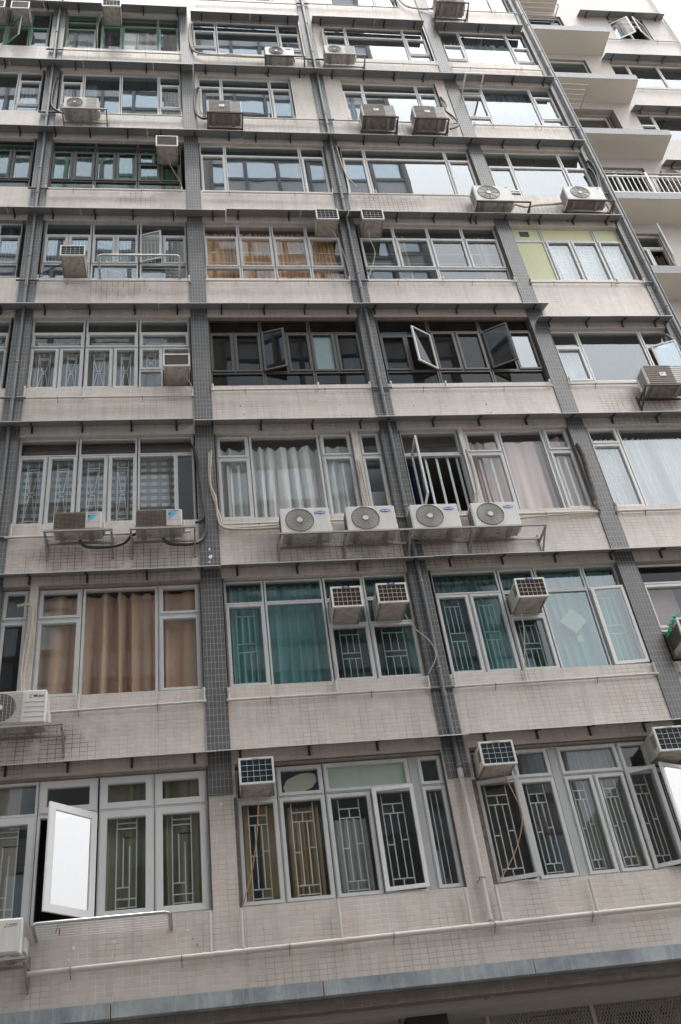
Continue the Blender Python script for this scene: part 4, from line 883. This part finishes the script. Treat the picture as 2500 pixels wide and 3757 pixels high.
def fan(g, c, r, y, kind, mat='guard', hubm='ac_white'):
    g.disc(c, r, y + .004, y + .02, 'coil_dark' if kind != 'brown' else 'coil_brown', 36)
    # blades behind the guard
    for k in range(3):
        a0 = k * 2 * math.pi / 3; vs = [(c[0], y + .003, c[1])] + [(c[0] + r * .93 * math.cos(a0 + t * .2), y + .001 + .0004 * t, c[1] + r * .93 * math.sin(a0 + t * .2)) for t in range(6)]
        g.add(vs, [(0, i, i + 1) for i in range(1, 6)], 'guard')
    n = 9
    for k in range(1, n + 1):
        rr = r * (.2 + .8 * k / n); g.tube([(c[0] + rr * math.cos(t * math.pi / 16), y - .006, c[1] + rr * math.sin(t * math.pi / 16)) for t in range(33)], .0022 if k < n else .006, mat, 4, cap=False)
    sp_ = 24 if kind == 'round' else 8
    for k in range(sp_):
        t = k * 2 * math.pi / sp_; g.bar((c[0] + r * .2 * math.cos(t), y - .004, c[1] + r * .2 * math.sin(t)), (c[0] + r * math.cos(t + (.3 if kind == 'round' else 0)), y - .004, c[1] + r * math.sin(t + (.3 if kind == 'round' else 0))), .0022 if kind == 'round' else .004, mat)
    g.disc(c, r * .21, y - .014, y, hubm, 20)
def condenser(x0, x1, z0, z1, label, kind, yf=-.38, yb=-.08, under='ac_under', body='ac_white', side=None):
    o = empty('outdoor_unit', ((x0 + x1) / 2, yf, z0), label, 'outdoor unit', 'outdoor air conditioning units on wall brackets')
    W_, H_ = x1 - x0, z1 - z0
    g = MB(); g.bbox((x0, yf, z0), (x1, yb, z1), body, .018)
    for fx in (.12, .72):       # feet and drip tray ribs
        a = x0 + W_ * fx; g.box((a, yf + .01, z0 - .022), (a + .07, yb - .01, z0 - .001), 'galv')
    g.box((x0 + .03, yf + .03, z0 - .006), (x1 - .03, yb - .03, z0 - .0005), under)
    for k in range(6): q = x0 + .08 + rnd.random() * (W_ - .2); p_ = yf + .06 + rnd.random() * .18; g.box((q, p_, z0 - .0085), (q + rnd.uniform(.01, .05), p_ + .012, z0 - .0062), 'coil_dark')
    g.bbox((x1 - .005, yf + .1, z0 + .04), (x1 + .035, yb - .04, z0 + .2), body, .01)       # valve cover
    for k in range(7): g.box((x0 - .003, yf + .05 + k * .03, z0 + .05), (x0 + .002, yf + .064 + k * .03, z1 - .06), 'coil_dark')
    g.build('casing', o)
    f = MB()
    if kind == 'round':
        fan(f, (x0 + W_ * .38, z0 + H_ * .5), H_ * .44, yf, 'round'); f.build('fan_guard', o)
        b_ = MB(); b_.disc((x0 + W_ * .8, z0 + H_ * .78), .075, yf - .004, yf - .0005, 'badge_blue', 24, 1.15, .42); b_.disc((x0 + W_ * .8, z0 + H_ * .78), .069, yf - .005, yf - .004, 'ink_white', 24, 1.15, .42); b_.disc((x0 + W_ * .8, z0 + H_ * .78), .065, yf - .006, yf - .005, 'badge_blue', 24, 1.15, .42); b_.build('badge', o)
        text('Carrier', x0 + W_ * .8, yf - .0075, z0 + H_ * .78, .045, 'ink_white', o, italic=.3, bold=.0008)
    elif kind == 'spoke':
        fan(f, (x0 + W_ * .38, z0 + H_ * .53), H_ * .42, yf, 'spoke', 'guard'); f.build('fan_guard', o)
        b_ = MB(); b_.add([(x1 - .14, yf - .002, z1 - .05), (x1 - .14 + .1, yf - .002, z1 - .05), (x1 - .14 + .03, yf - .002, z1 - .12)], [(2, 1, 0)], 'badge_cyan'); b_.build('badge', o)
    elif kind == 'rect':
        a, b, c, e = x0 + .015, x0 + W_ * .66, z0 + .015, z1 - .02
        f.box((a, yf - .002, c), (b, yf + .004, e), 'coil_brown'); f.disc(((a + b) / 2, (c + e) / 2), (e - c) * .46, yf - .003, yf - .002, 'coil_dark', 30)
        for k in range(13): zz = c + (e - c) * k / 12; f.box((a, yf - .012, zz - .0022), (b, yf - .007, zz + .0022), 'slat_tan')
        for k in range(8): xx = a + (b - a) * k / 7; f.box((xx - .0015, yf - .007, c), (xx + .0015, yf - .003, e), 'slat_tan')
        f.build('fan_guard', o)
        b_ = MB(); X, Z = x1 - .20, z1 - .075
        b_.add([(X, yf - .002, Z), (X + .13, yf - .002, Z), (X, yf - .002, Z - .13)], [(2, 1, 0)], 'badge_cyan'); b_.add([(X, yf - .003, Z), (X + .05, yf - .003, Z), (X, yf - .003, Z - .05)], [(2, 1, 0)], 'ink_dark')
        b_.box((x0 + W_ * .68, yf - .001, z0 + .12), (x1 - .02, yf, z0 + .123), 'guard'); b_.build('badge', o)
        text('DAIKIN', X + .07, yf - .003, z1 - .045, .042, 'badge_blue', o, bold=.0006)
    elif kind == 'slats':
        a, b = x0 + .03, x0 + W_ * .68
        f.box((a, yf - .002, z0 + .02), (b, yf + .002, z1 - .02), 'coil_brown')
        for k in range(9): zz = z0 + .03 + (H_ - .06) * k / 8; f.box((a, yf - .014, zz - .014), (b, yf - .002, zz + .014), 'slat_tan'); f.box((b + .01, yf - .006, zz - .003), (x1 - .02, yf - .0005, zz + .003), 'guard')
        for k in range(1, 9): f.box((a + (b - a) * k / 9 - .003, yf - .004, z0 + .03), (a + (b - a) * k / 9 + .003, yf - .002, z1 - .03), 'coil_dark')
        f.build('fan_guard', o)
        b_ = MB(); b_.bbox((x0 + W_ * .42 - .06, yf - .022, z0 + H_ * .5 - .05), (x0 + W_ * .42 + .06, yf - .0145, z0 + H_ * .5 + .05), 'ac_white', .004)
        X, Z = x0 + W_ * .42 - .035, z0 + H_ * .5 + .03; b_.add([(X, yf - .023, Z), (X + .07, yf - .023, Z), (X, yf - .023, Z - .06)], [(2, 1, 0)], 'badge_cyan'); b_.build('badge', o)
    elif kind == 'wire':
        a, b = x0 + .02, x0 + W_ * .66; c, e = z0 + .02, z1 - .02
        f.disc(((a + b) / 2, (c + e) / 2), (e - c) * .47, yf - .002, yf + .01, 'coil_dark', 36)
        for k in range(13): xx = a + (b - a) * k / 12; f.box((xx - .002, yf - .012, c), (xx + .002, yf - .008, e), 'guard_light')
        for k in range(22): zz = c + (e - c) * k / 21; f.box((a, yf - .008, zz - .0015), (b, yf - .005, zz + .0015), 'guard_light')
        f.disc(((a + b) / 2, (c + e) / 2), .04, yf - .014, yf - .002, 'ac_white'); f.build('fan_guard', o)
        b_ = MB()
        for k in range(4): b_.box((b + .03, yf - .003, z0 + .08 + k * .07), (x1 - .02, yf - .0005, z0 + .083 + k * .07), 'guard')
        b_.build('panel_line', o)
        text('Midea', x1 - .10, yf - .003, z1 - .09, .055, 'ink_dark', o, bold=.0006); 
        r_ = MB(); r_.tube([(x1 - .19 + .022 * math.cos(t / 4), yf - .003, z1 - .088 + .024 * math.sin(t / 4)) for t in range(4, 22)], .003, 'ink_red', 4); r_.build('logo', o)
    elif kind == 'door':
        f.bbox((x0 + .02, yf - .012, z0 + .03), (x1 - .04, yf - .0005, z1 - .02), body, .01); f.build('front_panel', o)
        b_ = MB(); X, Z = x1 - .17, z1 - .095; q = .013
        for dx, dz in ((0, 2 * q), (-q * 1.15, 0), (q * 1.15, 0)): b_.add([(X + dx, yf - .0135, Z + dz + q), (X + dx + q * .6, yf - .0135, Z + dz), (X + dx, yf - .0135, Z + dz - q), (X + dx - q * .6, yf - .0135, Z + dz)], [(3, 2, 1, 0)], 'ink_red')
        b_.build('logo', o)
        text('MITSUBISHI\nELECTRIC', x1 - .10, yf - .0135, z1 - .08, .018, 'ink_dark', o, bold=.0003)
    elif kind == 'tan':
        fan(f, (x0 + W_ * .32, z0 + H_ * .5), H_ * .38, yf, 'spoke', 'guard', 'ac_cream')
        for k in range(7): zz = z0 + .05 + (H_ - .09) * k / 6; f.box((x0 + W_ * .66, yf - .004, zz - .003), (x1 - .02, yf - .0005, zz + .003), 'guard')
        for k in range(1, 14): f.box((x0 + .03 + k * W_ * .045, yf - .014, z0 + .03), (x0 + .034 + k * W_ * .045, yf - .008, z1 - .03), 'guard_light')
        f.build('fan_guard', o)
    return o
def rack(x0, x1, z, yf, label, mat='galv', xs=None, legs=.22, yw=0.):
    o = empty('wall_bracket', ((x0 + x1) / 2, yf / 2, z), label, 'bracket', 'steel brackets holding the outdoor units')
    g = MB(); zr = z - .04
    g.bar((x0, yf + .0, zr), (x1, yf + .0, zr), .03, mat, .028); g.build('rail', o); g = MB(); g.bar((x0, yw - .05, zr), (x1, yw - .05, zr), .028, mat, .028); g.build('rail', o)
    for x in (xs or (x0 + .02, x1 - .02)):
        g = MB(); g.bar((x, yf + .0, zr - .03), (x, yw - .005, zr - .03), .028, mat); g.bar((x, yf + .06, zr - .045), (x, yw - .02, zr - legs), .024, mat)
        g.bar((x, yw - .014, zr + .1), (x, yw - .014, zr - legs - .06), .03, mat, .02); g.build('arm', o)
    return o
CB = [
 (-2.43, -1.70, 20.69, 21.13, 'beige outdoor unit with round fan hung beside the left downpipe', 'tan', -.39, 'ac_under', 'ac_cream', 'galv', (-2.47, -1.5)),
 (.66, 1.41, 20.61, 21.09, 'brown slatted outdoor unit left of a blank tiled strip', 'slats', -.43, 'ac_under_dark', 'ac_white', 'rust', (.64, 1.44)),
 (4.13, 4.90, 20.62, 21.10, 'left one of the pair of brown slatted outdoor units', 'slats', -.44, 'ac_under_dark', 'ac_white', 'rust', (4.11, 4.94)),
 (5.33, 6.08, 20.62, 21.12, 'right one of the pair of brown slatted outdoor units', 'slats', -.43, 'ac_under_dark', 'ac_white', 'rust', (5.31, 6.12)),
 (2.14, 2.84, 23.44, 23.84, 'white round fan unit left of the middle downpipe near the top', 'round', -.34, 'ac_under', 'ac_white', 'hose_black', (2.12, 3.1)),
 (3.61, 4.36, 23.60, 24.01, 'pale outdoor unit right of the middle downpipe near the top', 'tan', -.36, 'ac_under', 'ac_white', 'galv', (3.58, 4.6)),
 (6.13, 6.95, 17.49, 18.05, 'old white unit with spoked fan, left one on the rusty racks', 'spoke', -.38, 'ac_under', 'ac_white', 'rust', (6.11, 7.3)),
 (8.17, 9.04, 17.62, 18.11, 'old white unit with spoked fan on the rack by the corner downpipe', 'spoke', -.36, 'ac_under_dark', 'ac_white', 'rust', (8.15, 9.2)),
 (8.10, 8.88, 11.93, 12.41, 'cream slatted unit hung below the open sash at the right edge', 'slats', -.41, 'ac_under_dark', 'ac_white', 'bracket_dark', (8.0, 8.95)),
 (-1.975, -1.28, 9.14, 9.465, 'left unit with brown wire guard under the chequered blind window', 'rect', -.36, 'ac_under', 'ac_cream', 'galv', (-2.1, -1.12)),
 (-.80, -.115, 9.12, 9.45, 'right unit with brown wire guard under the chequered blind window', 'rect', -.38, 'ac_under', 'ac_cream', 'galv', (-.88, .08)),
 (6.9, 7.65, 26.35, 26.9, 'grey outdoor unit cut by the top edge, its underside in view', 'slats', -.5, 'ac_under_dark', 'ac_cream', 'rust', (6.85, 7.75)),
]
for (x0, x1, z0, z1, lab, kind, yf, un, bod, rmat, rx) in CB:
    condenser(x0, x1, z0, z1, lab, kind, yf, under=un, body=bod)
    rack(rx[0], rx[1], z0 + .015, yf + .005, rmat.replace('hose_black', 'black').replace('galv', 'galvanised').replace('rust', 'rusty').replace('bracket_dark', 'dark') + ' bracket of the ' + lab.split(',')[0].split(' hung')[0].split(' below the')[0].split(' beside')[0].replace('outdoor ', '').replace(' by the corner downpipe', ''), rmat)
for x0, x1, lab in ((1.34, 2.09, 'first from the left of four white round fan units on one long rack'), (2.34, 3.10, 'second from the left of four white round fan units on one long rack'), (3.34, 4.10, 'third from the left of four white round fan units on one long rack'), (4.31, 5.05, 'fourth and rightmost of four white round fan units on one long rack')):
    condenser(x0, x1, 8.92, 9.40, lab, 'round', -.37)
rack(1.27, 5.42, 8.93, -.40, 'long galvanised rack carrying four round fan units', 'galv', xs=(1.29, 2.28, 3.27, 4.24, 5.4), legs=.26)
condenser(-2.75, -1.88, 6.07, 6.535, 'cream unit with dark fan behind wire guard at the lower left edge', 'wire', -.37, body='ac_white')
rack(-2.8, -1.66, 6.07, -.37, 'galvanised bracket under the wire guarded unit at the left edge', 'galv')
condenser(-2.6, -1.955, 3.30, 3.69, 'white smooth fronted unit at the lower left corner', 'door', -.40)
rack(-2.65, -1.9, 3.30, -.40, 'galvanised bracket under the smooth white corner unit', 'galv')
# caged unit with green netting at right edge of row 2
caged = empty('caged_air_conditioner', (7.2, -.15, 6.7), 'dark sided box air conditioner draped with green netting at the right edge', 'air conditioner')
g = MB(); g.bbox((6.93, -.36, 6.70), (7.45, .1, 7.12), 'ac_under'); g.build('casing', caged)
g = MB()
for k in range(14): g.box((6.924, -.34 + k * .026, 6.78), (6.93, -.328 + k * .026, 7.04), 'coil_dark')
g.ring(6.93, 6.70, 7.45, 7.12, .03, -.38, -.361, 'ac_white'); g.box((6.96, -.37, 6.73), (7.42, -.362, 7.09), 'coil_dark'); g.build('grille', caged)
g = MB()
for k in range(320):
    u = rnd.random(); p = Vector((6.90 + rnd.random() * .3 + u * .02, .02 - u * .4, 7.02 + u * .12 + rnd.uniform(-.03, .05)))
    g.bar(p, p + Vector((rnd.uniform(-.05, .05), rnd.uniform(-.03, .03), rnd.uniform(-.04, .04))), .014, 'net_green')
tag(g.build('green_netting'), 'bunch of green netting lying over the box unit at the right edge', 'netting')
g = MB(); g.box((6.85, .085, 6.64), (6.9, .14, 7.19), 'frame_brown'); g.box((6.9, .085, 7.17), (8.4, .13, 7.205), 'alu_white'); g.build('unit_opening_frame', B)

# ------------------------------------------------------------------ hoses and lagged pipes
def hose(pts, r, mat, label, grp=None, n=10):
    g = MB(); g.tube(pts, r, mat, n, smooth_path=True); tag(g.build('hose'), label, 'hose', grp)
hose([(-1.6, -.2, 9.05), (-1.5, -.2, 8.93), (-1.2, -.18, 8.93), (-.98, -.1, 9.05), (-.85, -.1, 9.2), (-.7, -.09, 9.22)], .024, 'hose_black', 'thick black hose drooping under the left wire guarded unit')
hose([(-.4, -.2, 9.03), (-.3, -.2, 8.93), (0., -.15, 8.95), (.17, -.07, 9.1), (.24, -.06, 9.4), (.2, -.06, 9.9), (.17, -.06, 10.4), (.1, -.02, 10.95), (.06, .02, 11.1)], .026, 'hose_black', 'thick black hose climbing the column beside the chequered blind window')
hose([(.08, -.06, 9.42), (.2, -.06, 9.55), (.21, -.06, 10.2), (.14, -.06, 10.8), (.1, -.04, 11.0)], .022, 'hose_black', 'second black hose joining the bundle on the column')
hose([(1.36, -.12, 9.22), (.8, -.07, 9.25), (.5, -.07, 9.3), (.42, -.06, 9.5), (.4, -.06, 9.9), (.33, -.06, 10.2), (.37, -.05, 10.9)], .019, 'hose_beige', 'lagged beige pipe running left from the four fan units')
hose([(1.36, -.1, 9.30), (.8, -.05, 9.31), (.52, -.05, 9.33), (.44, -.05, 9.6), (.32, -.05, 10.2), (.33, -.05, 10.85)], .014, 'pvc_white', 'thin white pipe beside the lagged beige pipe')
hose([(2.72, -.05, 10.62), (2.74, -.06, 10.3), (2.72, -.06, 9.9), (2.78, -.06, 9.5)], .014, 'hose_beige', 'taped beige pipe on the narrow tiled post')
hose([(2.76, -.05, 10.6), (2.78, -.05, 10.1), (2.8, -.05, 9.5)], .012, 'hose_beige', 'thin taped cable on the narrow tiled post')
hose([(4.6, -.04, 10.8), (4.62, -.06, 10.4), (4.6, -.06, 9.9), (4.55, -.08, 9.6), (4.45, -.1, 9.35)], .024, 'hose_beige', 'taped beige pipe between the open sashes and the pink curtains')
hose([(6.57, -.05, 10.88), (6.6, -.06, 10.6), (6.58, -.06, 10.2), (6.56, -.06, 9.8), (6.53, -.06, 9.5), (6.53, -.07, 9.38)], .026, 'soot', 'weathered pipe up the column right of the pink curtains')
hose([(5.08, -.1, 9.25), (5.4, -.08, 9.3), (6.0, -.07, 9.34), (6.5, -.07, 9.36)], .015, 'hose_beige', 'thin taped pipe right of the four fan units')
hose([(-2.66, .0, 22.6), (-2.72, -.06, 22.5), (-2.76, -.07, 22.0), (-2.74, -.07, 21.3), (-2.5, -.1, 20.95), (-2.44, -.15, 20.9)], .026, 'hose_black', 'black lagged pipe looping beside the beige hung unit')
hose([(.52, .0, 22.4), (.44, -.05, 22.2), (.4, -.06, 21.7), (.42, -.06, 21.2), (.55, -.1, 20.9), (.72, -.15, 20.85)], .026, 'hose_black', 'black lagged pipe left of the brown slatted unit by the blank strip')
hose([(.52, .0, 22.38), (.5, -.05, 22.0), (.52, -.06, 21.3), (.62, -.1, 21.0)], .014, 'hose_beige', 'beige pipe left of the brown slatted unit by the blank strip')
hose([(.47, -.02, 25.6), (.39, -.05, 25.4), (.36, -.06, 24.9), (.38, -.06, 24.3), (.55, -.06, 23.95), (1.2, -.07, 23.85), (2.2, -.1, 23.78)], .026, 'hose_beige', 'beige lagged pipe sweeping down to the round fan unit near the top')
hose([(1.2, -.07, 23.88), (1.6, -.07, 23.86)], .03, 'hose_black', 'black wrapped joint on the beige lagged pipe')
hose([(3.78, -.02, 25.5), (3.72, -.05, 25.2), (3.72, -.06, 24.7), (3.78, -.08, 24.2), (3.8, -.12, 24.0)], .026, 'hose_beige', 'beige lagged pipe beside the pale unit near the top')
hose([(6.3, -.02, 22.3), (6.35, -.06, 21.9), (6.28, -.07, 21.6), (6.42, -.08, 21.3), (6.45, -.1, 20.9), (6.2, -.15, 20.65)], .022, 'hose_black', 'tangled black pipe right of the pair of slatted units')
hose([(6.27, -.02, 22.1), (6.3, -.05, 21.6), (6.4, -.07, 21.1), (6.1, -.15, 20.85)], .014, 'hose_beige', 'pale tube tangled with the black pipe right of the slatted units')
hose([(9.23, .0, 19.6), (9.3, -.05, 19.6), (9.34, -.06, 19.2), (9.3, -.06, 18.8), (9.22, -.08, 18.3), (9.1, -.15, 17.95)], .03, 'hose_black', 'thick black pipe dropping along the right corner column')
hose([(9.2, .0, 19.4), (9.26, -.05, 19.2), (9.24, -.06, 18.7), (9.12, -.1, 18.1)], .026, 'hose_black', 'second black pipe along the right corner column')
hose([(7.0, -.15, 17.75), (7.3, -.1, 17.7), (7.6, -.08, 17.8), (8.0, -.08, 17.85), (8.25, -.12, 17.85)], .024, 'hose_beige', 'grey lagged pipe between the two rusty racked units')
hose([(9.05, .0, 13.7), (9.15, -.06, 13.6), (9.28, -.07, 13.2), (9.25, -.1, 12.6), (8.9, -.15, 12.2)], .03, 'pipe_grey', 'grey pipe bending out beside the open sash at the right edge')
hose([(-2.42, -.05, 8.05), (-2.22, -.06, 8.0), (-2.22, -.06, 7.4), (-2.25, -.06, 6.9), (-2.2, -.08, 6.5)], .021, 'hose_beige', 'white lagged pipe on the post left of the brown curtains')
hose([(-2.26, -.05, 7.6), (-2.28, -.06, 7.0), (-2.24, -.08, 6.5)], .014, 'pvc_white', 'thin white pipe beside the lagged one left of the brown curtains')
hose([(5.95, -.03, 28.2), (6.1, -.06, 27.2), (6.3, -.06, 26.9), (6.7, -.08, 26.8), (6.95, -.15, 26.75)], .022, 'hose_beige', 'beige lagged pipe at the top running to the unit cut by the edge')
hose([(3.47, -.05, 20.0), (3.5, -.07, 19.4), (3.56, -.07, 18.8), (3.72, -.07, 18.4)], .014, 'pvc_white', 'thin white tube on the right edge of the middle column')

# ------------------------------------------------------------------ laundry racks
def laundry(x0, x1, zb, zr, yf, nl, label, wire='steel', tubem='steel'):
    o = empty('laundry_rack', ((x0 + x1) / 2, yf / 2, zr), label, 'laundry rack')
    g = MB(); c = .06
    g.tube([(x0, 0, zb), (x0, yf + c, zr - .01), (x0 + .01, yf + .015, zr), (x0 + c, yf, zr), (x1 - c, yf, zr), (x1 - .01, yf + .015, zr), (x1, yf + c, zr - .01), (x1, 0, zb)], .021, tubem, 10, smooth_path=False)
    g.build('tube_frame', o)
    g = MB()
    for k in range(1, nl + 1):
        t = k / (nl + 1); y = yf * (1 - t); z = zr + (zb - zr) * t
        g.tube([(x0, y, z), (x1, y, z)], .003, wire, 6)
        for x in (x0 + .02, x1 - .02): g.bbox((x - .012, y - .012, z - .012), (x + .012, y + .012, z + .012), 'ac_white', .003)
    g.build('line', o)
laundry(-1.52, -.05, 15.35, 15.50, -.42, 6, 'curved steel laundry rack hung below the bluish window')
laundry(-1.86, -.36, 3.53, 3.60, -.4, 6, 'steel laundry rack under the widely opened white sash', wire='ink_white')
g = MB(); g.bar((-1.62, -.25, 3.53), (-1.6, -.25, 3.62), .012, 'net_green'); g.bar((-1.58, -.25, 3.5), (-1.58, -.25, 3.58), .012, 'ink_red'); tag(g.build('clothes_peg'), 'green and red pegs clipped on the lower laundry rack', 'peg')

# ------------------------------------------------------------------ set-back wing with balconies
Wg = empty('balcony_wing', (13, 2.1, -1.6), 'set back wing with cream balcony soffits, right of the corner downpipe', 'building')
WX = 2.1; XR = 16.12
g = MB(); holes = [(13.98, 15.22, 30.24, 31.66), (13.2, 16.0, 27.24, 28.70), (13.1, 16.0, 24.3, 25.78), (13.2, 16.0, 21.4, 22.9),
    (9.9, 12.45, 26.6, 28.76), (9.9, 12.48, 23.7, 25.86), (9.9, 12.43, 20.7, 22.86), (11.05, 11.92, 18.62, 19.92), (9.9, 12.4, 29.5, 31.6)]
xs = sorted({9.45, XR} | {h for H_ in holes for h in H_[:2]}); zs = sorted({2.5, 38.} | {h for H_ in holes for h in H_[2:]})
for i in range(len(xs) - 1):
    for j in range(len(zs) - 1):
        cx_, cz_ = (xs[i] + xs[i + 1]) / 2, (zs[j] + zs[j + 1]) / 2
        if any(h[0] < cx_ < h[1] and h[2] < cz_ < h[3] for h in holes): continue
        g.box((xs[i], WX, zs[j]), (xs[i + 1], WX + .25, zs[j + 1]), 'wing_tile')
g.box((XR - .2, WX + .25, 2.5), (XR, 9, 38), 'wing_tile'); g.box((9.45, WX, 38), (XR, 9, 38.2), 'wing_tile')
g.build('wall', Wg)
g = MB(); g.box((9.45, 4.5, 2.5), (XR - .2, 4.6, 38), 'room_wall')
for z in (17.6, 20.4, 23.35, 26.25, 29.15, 32.1): g.box((9.45, WX + .25, z - .1), (XR - .2, 4.5, z + .1), 'room_wall')
g.build('room_interior', Wg)
def wwin(desc, cols, gm='g_mirror', fm='alu_white', **k): return window(9, 9, desc, cols, fm, gm, yo=WX + .08, parent=Wg, zoff=0, **k)
def A(x0, x1, zs, kinds, **k): return P2(x0, x1, zs, kinds, **k)
ww = wwin('wing window with both sashes flung open, below the sky corner', [A(13.99, 14.6, (30.25, 31.3), 'o'), A(14.61, 15.21, (30.25, 31.3), 'o'), A(13.99, 15.21, (31.31, 31.65), 'f')])
open_sash(ww, 14.0, 14.6, 30.27, 31.3, 'l', 28, 'alu_white', 'g_sash', y=WX + .06, ft=.035); open_sash(ww, 14.61, 15.2, 30.27, 31.3, 'r', 30, 'alu_white', 'g_bright', y=WX + .06, ft=.035)
wwin('wide wing window below the upper short awning', [A(13.21, 13.78, (27.25, 28.05, 28.69), 'sf'), A(13.8, 14.78, (27.25, 28.69), 'f'), A(14.8, 15.99, (27.25, 28.69), 'f')], 'g_bright')
wwin('wing window with house plants behind the glass', [A(13.11, 13.62, (24.31, 25.2, 25.77), 'sf'), A(13.64, 15.0, (24.31, 25.77), 'f'), A(15.02, 15.99, (24.31, 25.77), 'f')], 'g_bright')
wwin('wing window behind the lowest short awning', [A(13.21, 14.4, (21.41, 22.89), 'f'), A(14.42, 15.99, (21.41, 22.89), 'f')])
wwin('balcony window under the uppermost cream soffit', [A(9.91, 11.12, (29.51, 31.59), 'f'), A(11.14, 12.39, (29.51, 31.59), 'f')], 'g_dark')
wwin('green tinted balcony window between two soffits', [A(9.91, 11.1, (26.61, 28.75), 'f'), A(11.12, 12.44, (26.61, 28.75), 'f')], 'g_green', curtains=[('b', 9.95, 12.4, 26.6, 28.4, 'c_tealgrey')])
wwin('recessed balcony window with plants inside', [A(9.91, 11.0, (23.71, 25.5), 'f'), A(11.02, 12.2, (23.71, 25.5), 'f')], 'g_clear')
wwin('balcony door window behind the white railing', [A(9.91, 10.7, (20.71, 22.85), 'f'), A(10.71, 11.6, (20.71, 22.85), 'f'), A(11.61, 12.42, (20.71, 22.85), 'f')], 'g_dark')
ww = wwin('small wing window standing open beside the corner column', [A(11.06, 11.45, (18.63, 19.4), 's'), A(11.46, 11.91, (18.63, 19.4), 'o'), A(11.06, 11.91, (19.42, 19.9), 'f')], 'g_clear', curtains=[('d', 11.5, 11.9, 18.6, 19.3, 'c_darkbrown')])
open_sash(ww, 11.47, 11.9, 18.65, 19.88, 'r', 62, 'alu_white', 'g_clear', y=WX + .06, ft=.035)
g = MB()
for k in range(46):
    bx = rnd.choice((13.3, 13.45, 14.0, 14.1)) + rnd.uniform(-.05, .05); p = Vector((bx, WX + .35, 25.15)); 
    q = p + Vector((rnd.uniform(-.16, .16), rnd.uniform(-.08, .05), rnd.uniform(.1, .45))); g.bar(p, q, .012, 'plant_green', .03)
tag(g.build('potted_plant'), 'leafy plant standing behind the wing window glass', 'plant')
def balcony(z, x1=13.12, rail=False):
    o = empty('balcony', (11.3, 1.7, z), parent=Wg)
    g = MB(); g.box((9.46, 1.36, z), (x1, 1.46, z + .27), 'band_tile'); g.box((x1 - .1, 1.46, z), (x1, WX, z + .27), 'band_tile')
    g.build('edge_band', o)
    g = MB(); g.box((9.46, 1.46, z + .01), (x1 - .1, WX, z + .14), 'render_cream'); g.box((9.48, 1.37, z - .004), (x1 - .015, WX, z + .0), 'render_cream'); g.build('slab', o)
    if rail:
        r_ = MB(); zt = z + 1.05
        r_.box((9.46, 1.38, zt - .04), (x1 + 1, 1.43, zt), 'alu'); r_.box((9.46, 1.38, z + .30), (x1 + 1, 1.42, z + .33), 'alu'); r_.tube([(9.46, 1.4, zt + .12), (x1 + 1, 1.4, zt + .12)], .022, 'galv', 10)
        x = 9.6
        while x < x1 + 1: r_.box((x, 1.39, z + .33), (x + .022, 1.412, zt - .04), 'alu'); x += .135
        for x in (9.6, 11.75, 13.3): r_.box((x, 1.37, z + .27), (x + .05, 1.42, zt + .14), 'alu_white')
        r_.build('railing', o)
for z in (29.08, 26.21, 23.27): balcony(z)
balcony(20.3, 14.2, True); balcony(17.36, 14.2); balcony(14.45, 14.2); balcony(31.95, 12.3)
for z, xa, lab in ((31.6, 13.0, 'uppermost'), (28.75, 13.02, 'middle'), (25.72, 13.0, 'third'), (22.9, 13.0, 'lowest')):
    awning(xa, 15.95 if lab == 'uppermost' else XR, z - .05, 'grey awning on the set back wing, ' + lab + ' of four', y0=WX, depth=.28, rise=.13)
for z, xa in ((30.1, 13.55), (27.03, 13.2)): drain(xa, 16.0, z, [(15.3, z + .12)], 'thin pale pipe on the wing wall under the ' + ('open sashes' if z > 29 else 'wide bright window'), r=.018, y=WX - .05, yw=WX)
g = MB(); g.tube([(16.0, WX - .06, 22), (16.0, WX - .06, 38)], .025, 'pvc_white', 10); tag(g.build('corner_pipe'), 'pale pipe up the far right corner of the wing', 'pipe')
condenser(10.95, 11.95, 29.36, 29.62, 'white outdoor unit standing on the upper balcony slab', 'round', 1.5, 1.9)
hose([(12.25, 1.5, 29.45), (12.2, 1.8, 29.9), (12.1, 2.05, 30.2), (12.3, 2.05, 30.25), (12.75, 1.42, 29.38)], .025, 'pvc_white', 'white pipe arching above the upper balcony unit')
condenser(12.45, 13.1, 21.5, 22.0, 'dark unit caged behind the white balcony railing', 'spoke', 1.6, 1.95, under='ac_under_dark', body='ac_under_dark')
rack(12.4, 13.15, 21.5, 1.6, 'dark steel shelf for the unit behind the balcony railing', 'bracket_dark', yw=WX)
def wing_rack(x1, z, label):
    o = empty('drying_rack', (x1, 1.36, z), label, 'laundry rack', 'folded drying racks under the wing balconies')
    g = MB(); g.tube([(9.5, 1.25, z), (x1 - .1, 1.25, z), (x1 - .02, 1.26, z), (x1, 1.3, z), (x1 - .02, WX - .02, z + .02)], .018, 'hose_beige', 8); g.build('tube_frame', o)
    g = MB()
    for k in range(1, 6): y = 1.25 + (WX - 1.25) * k / 6; g.tube([(9.5, y, z), (x1, y, z)], .006, 'steel', 6)
    g.build('line', o)
wing_rack(11.85, 30.55, 'drying rack under the uppermost wing balcony'); wing_rack(11.4, 25.6, 'drying rack under the second wing balcony')
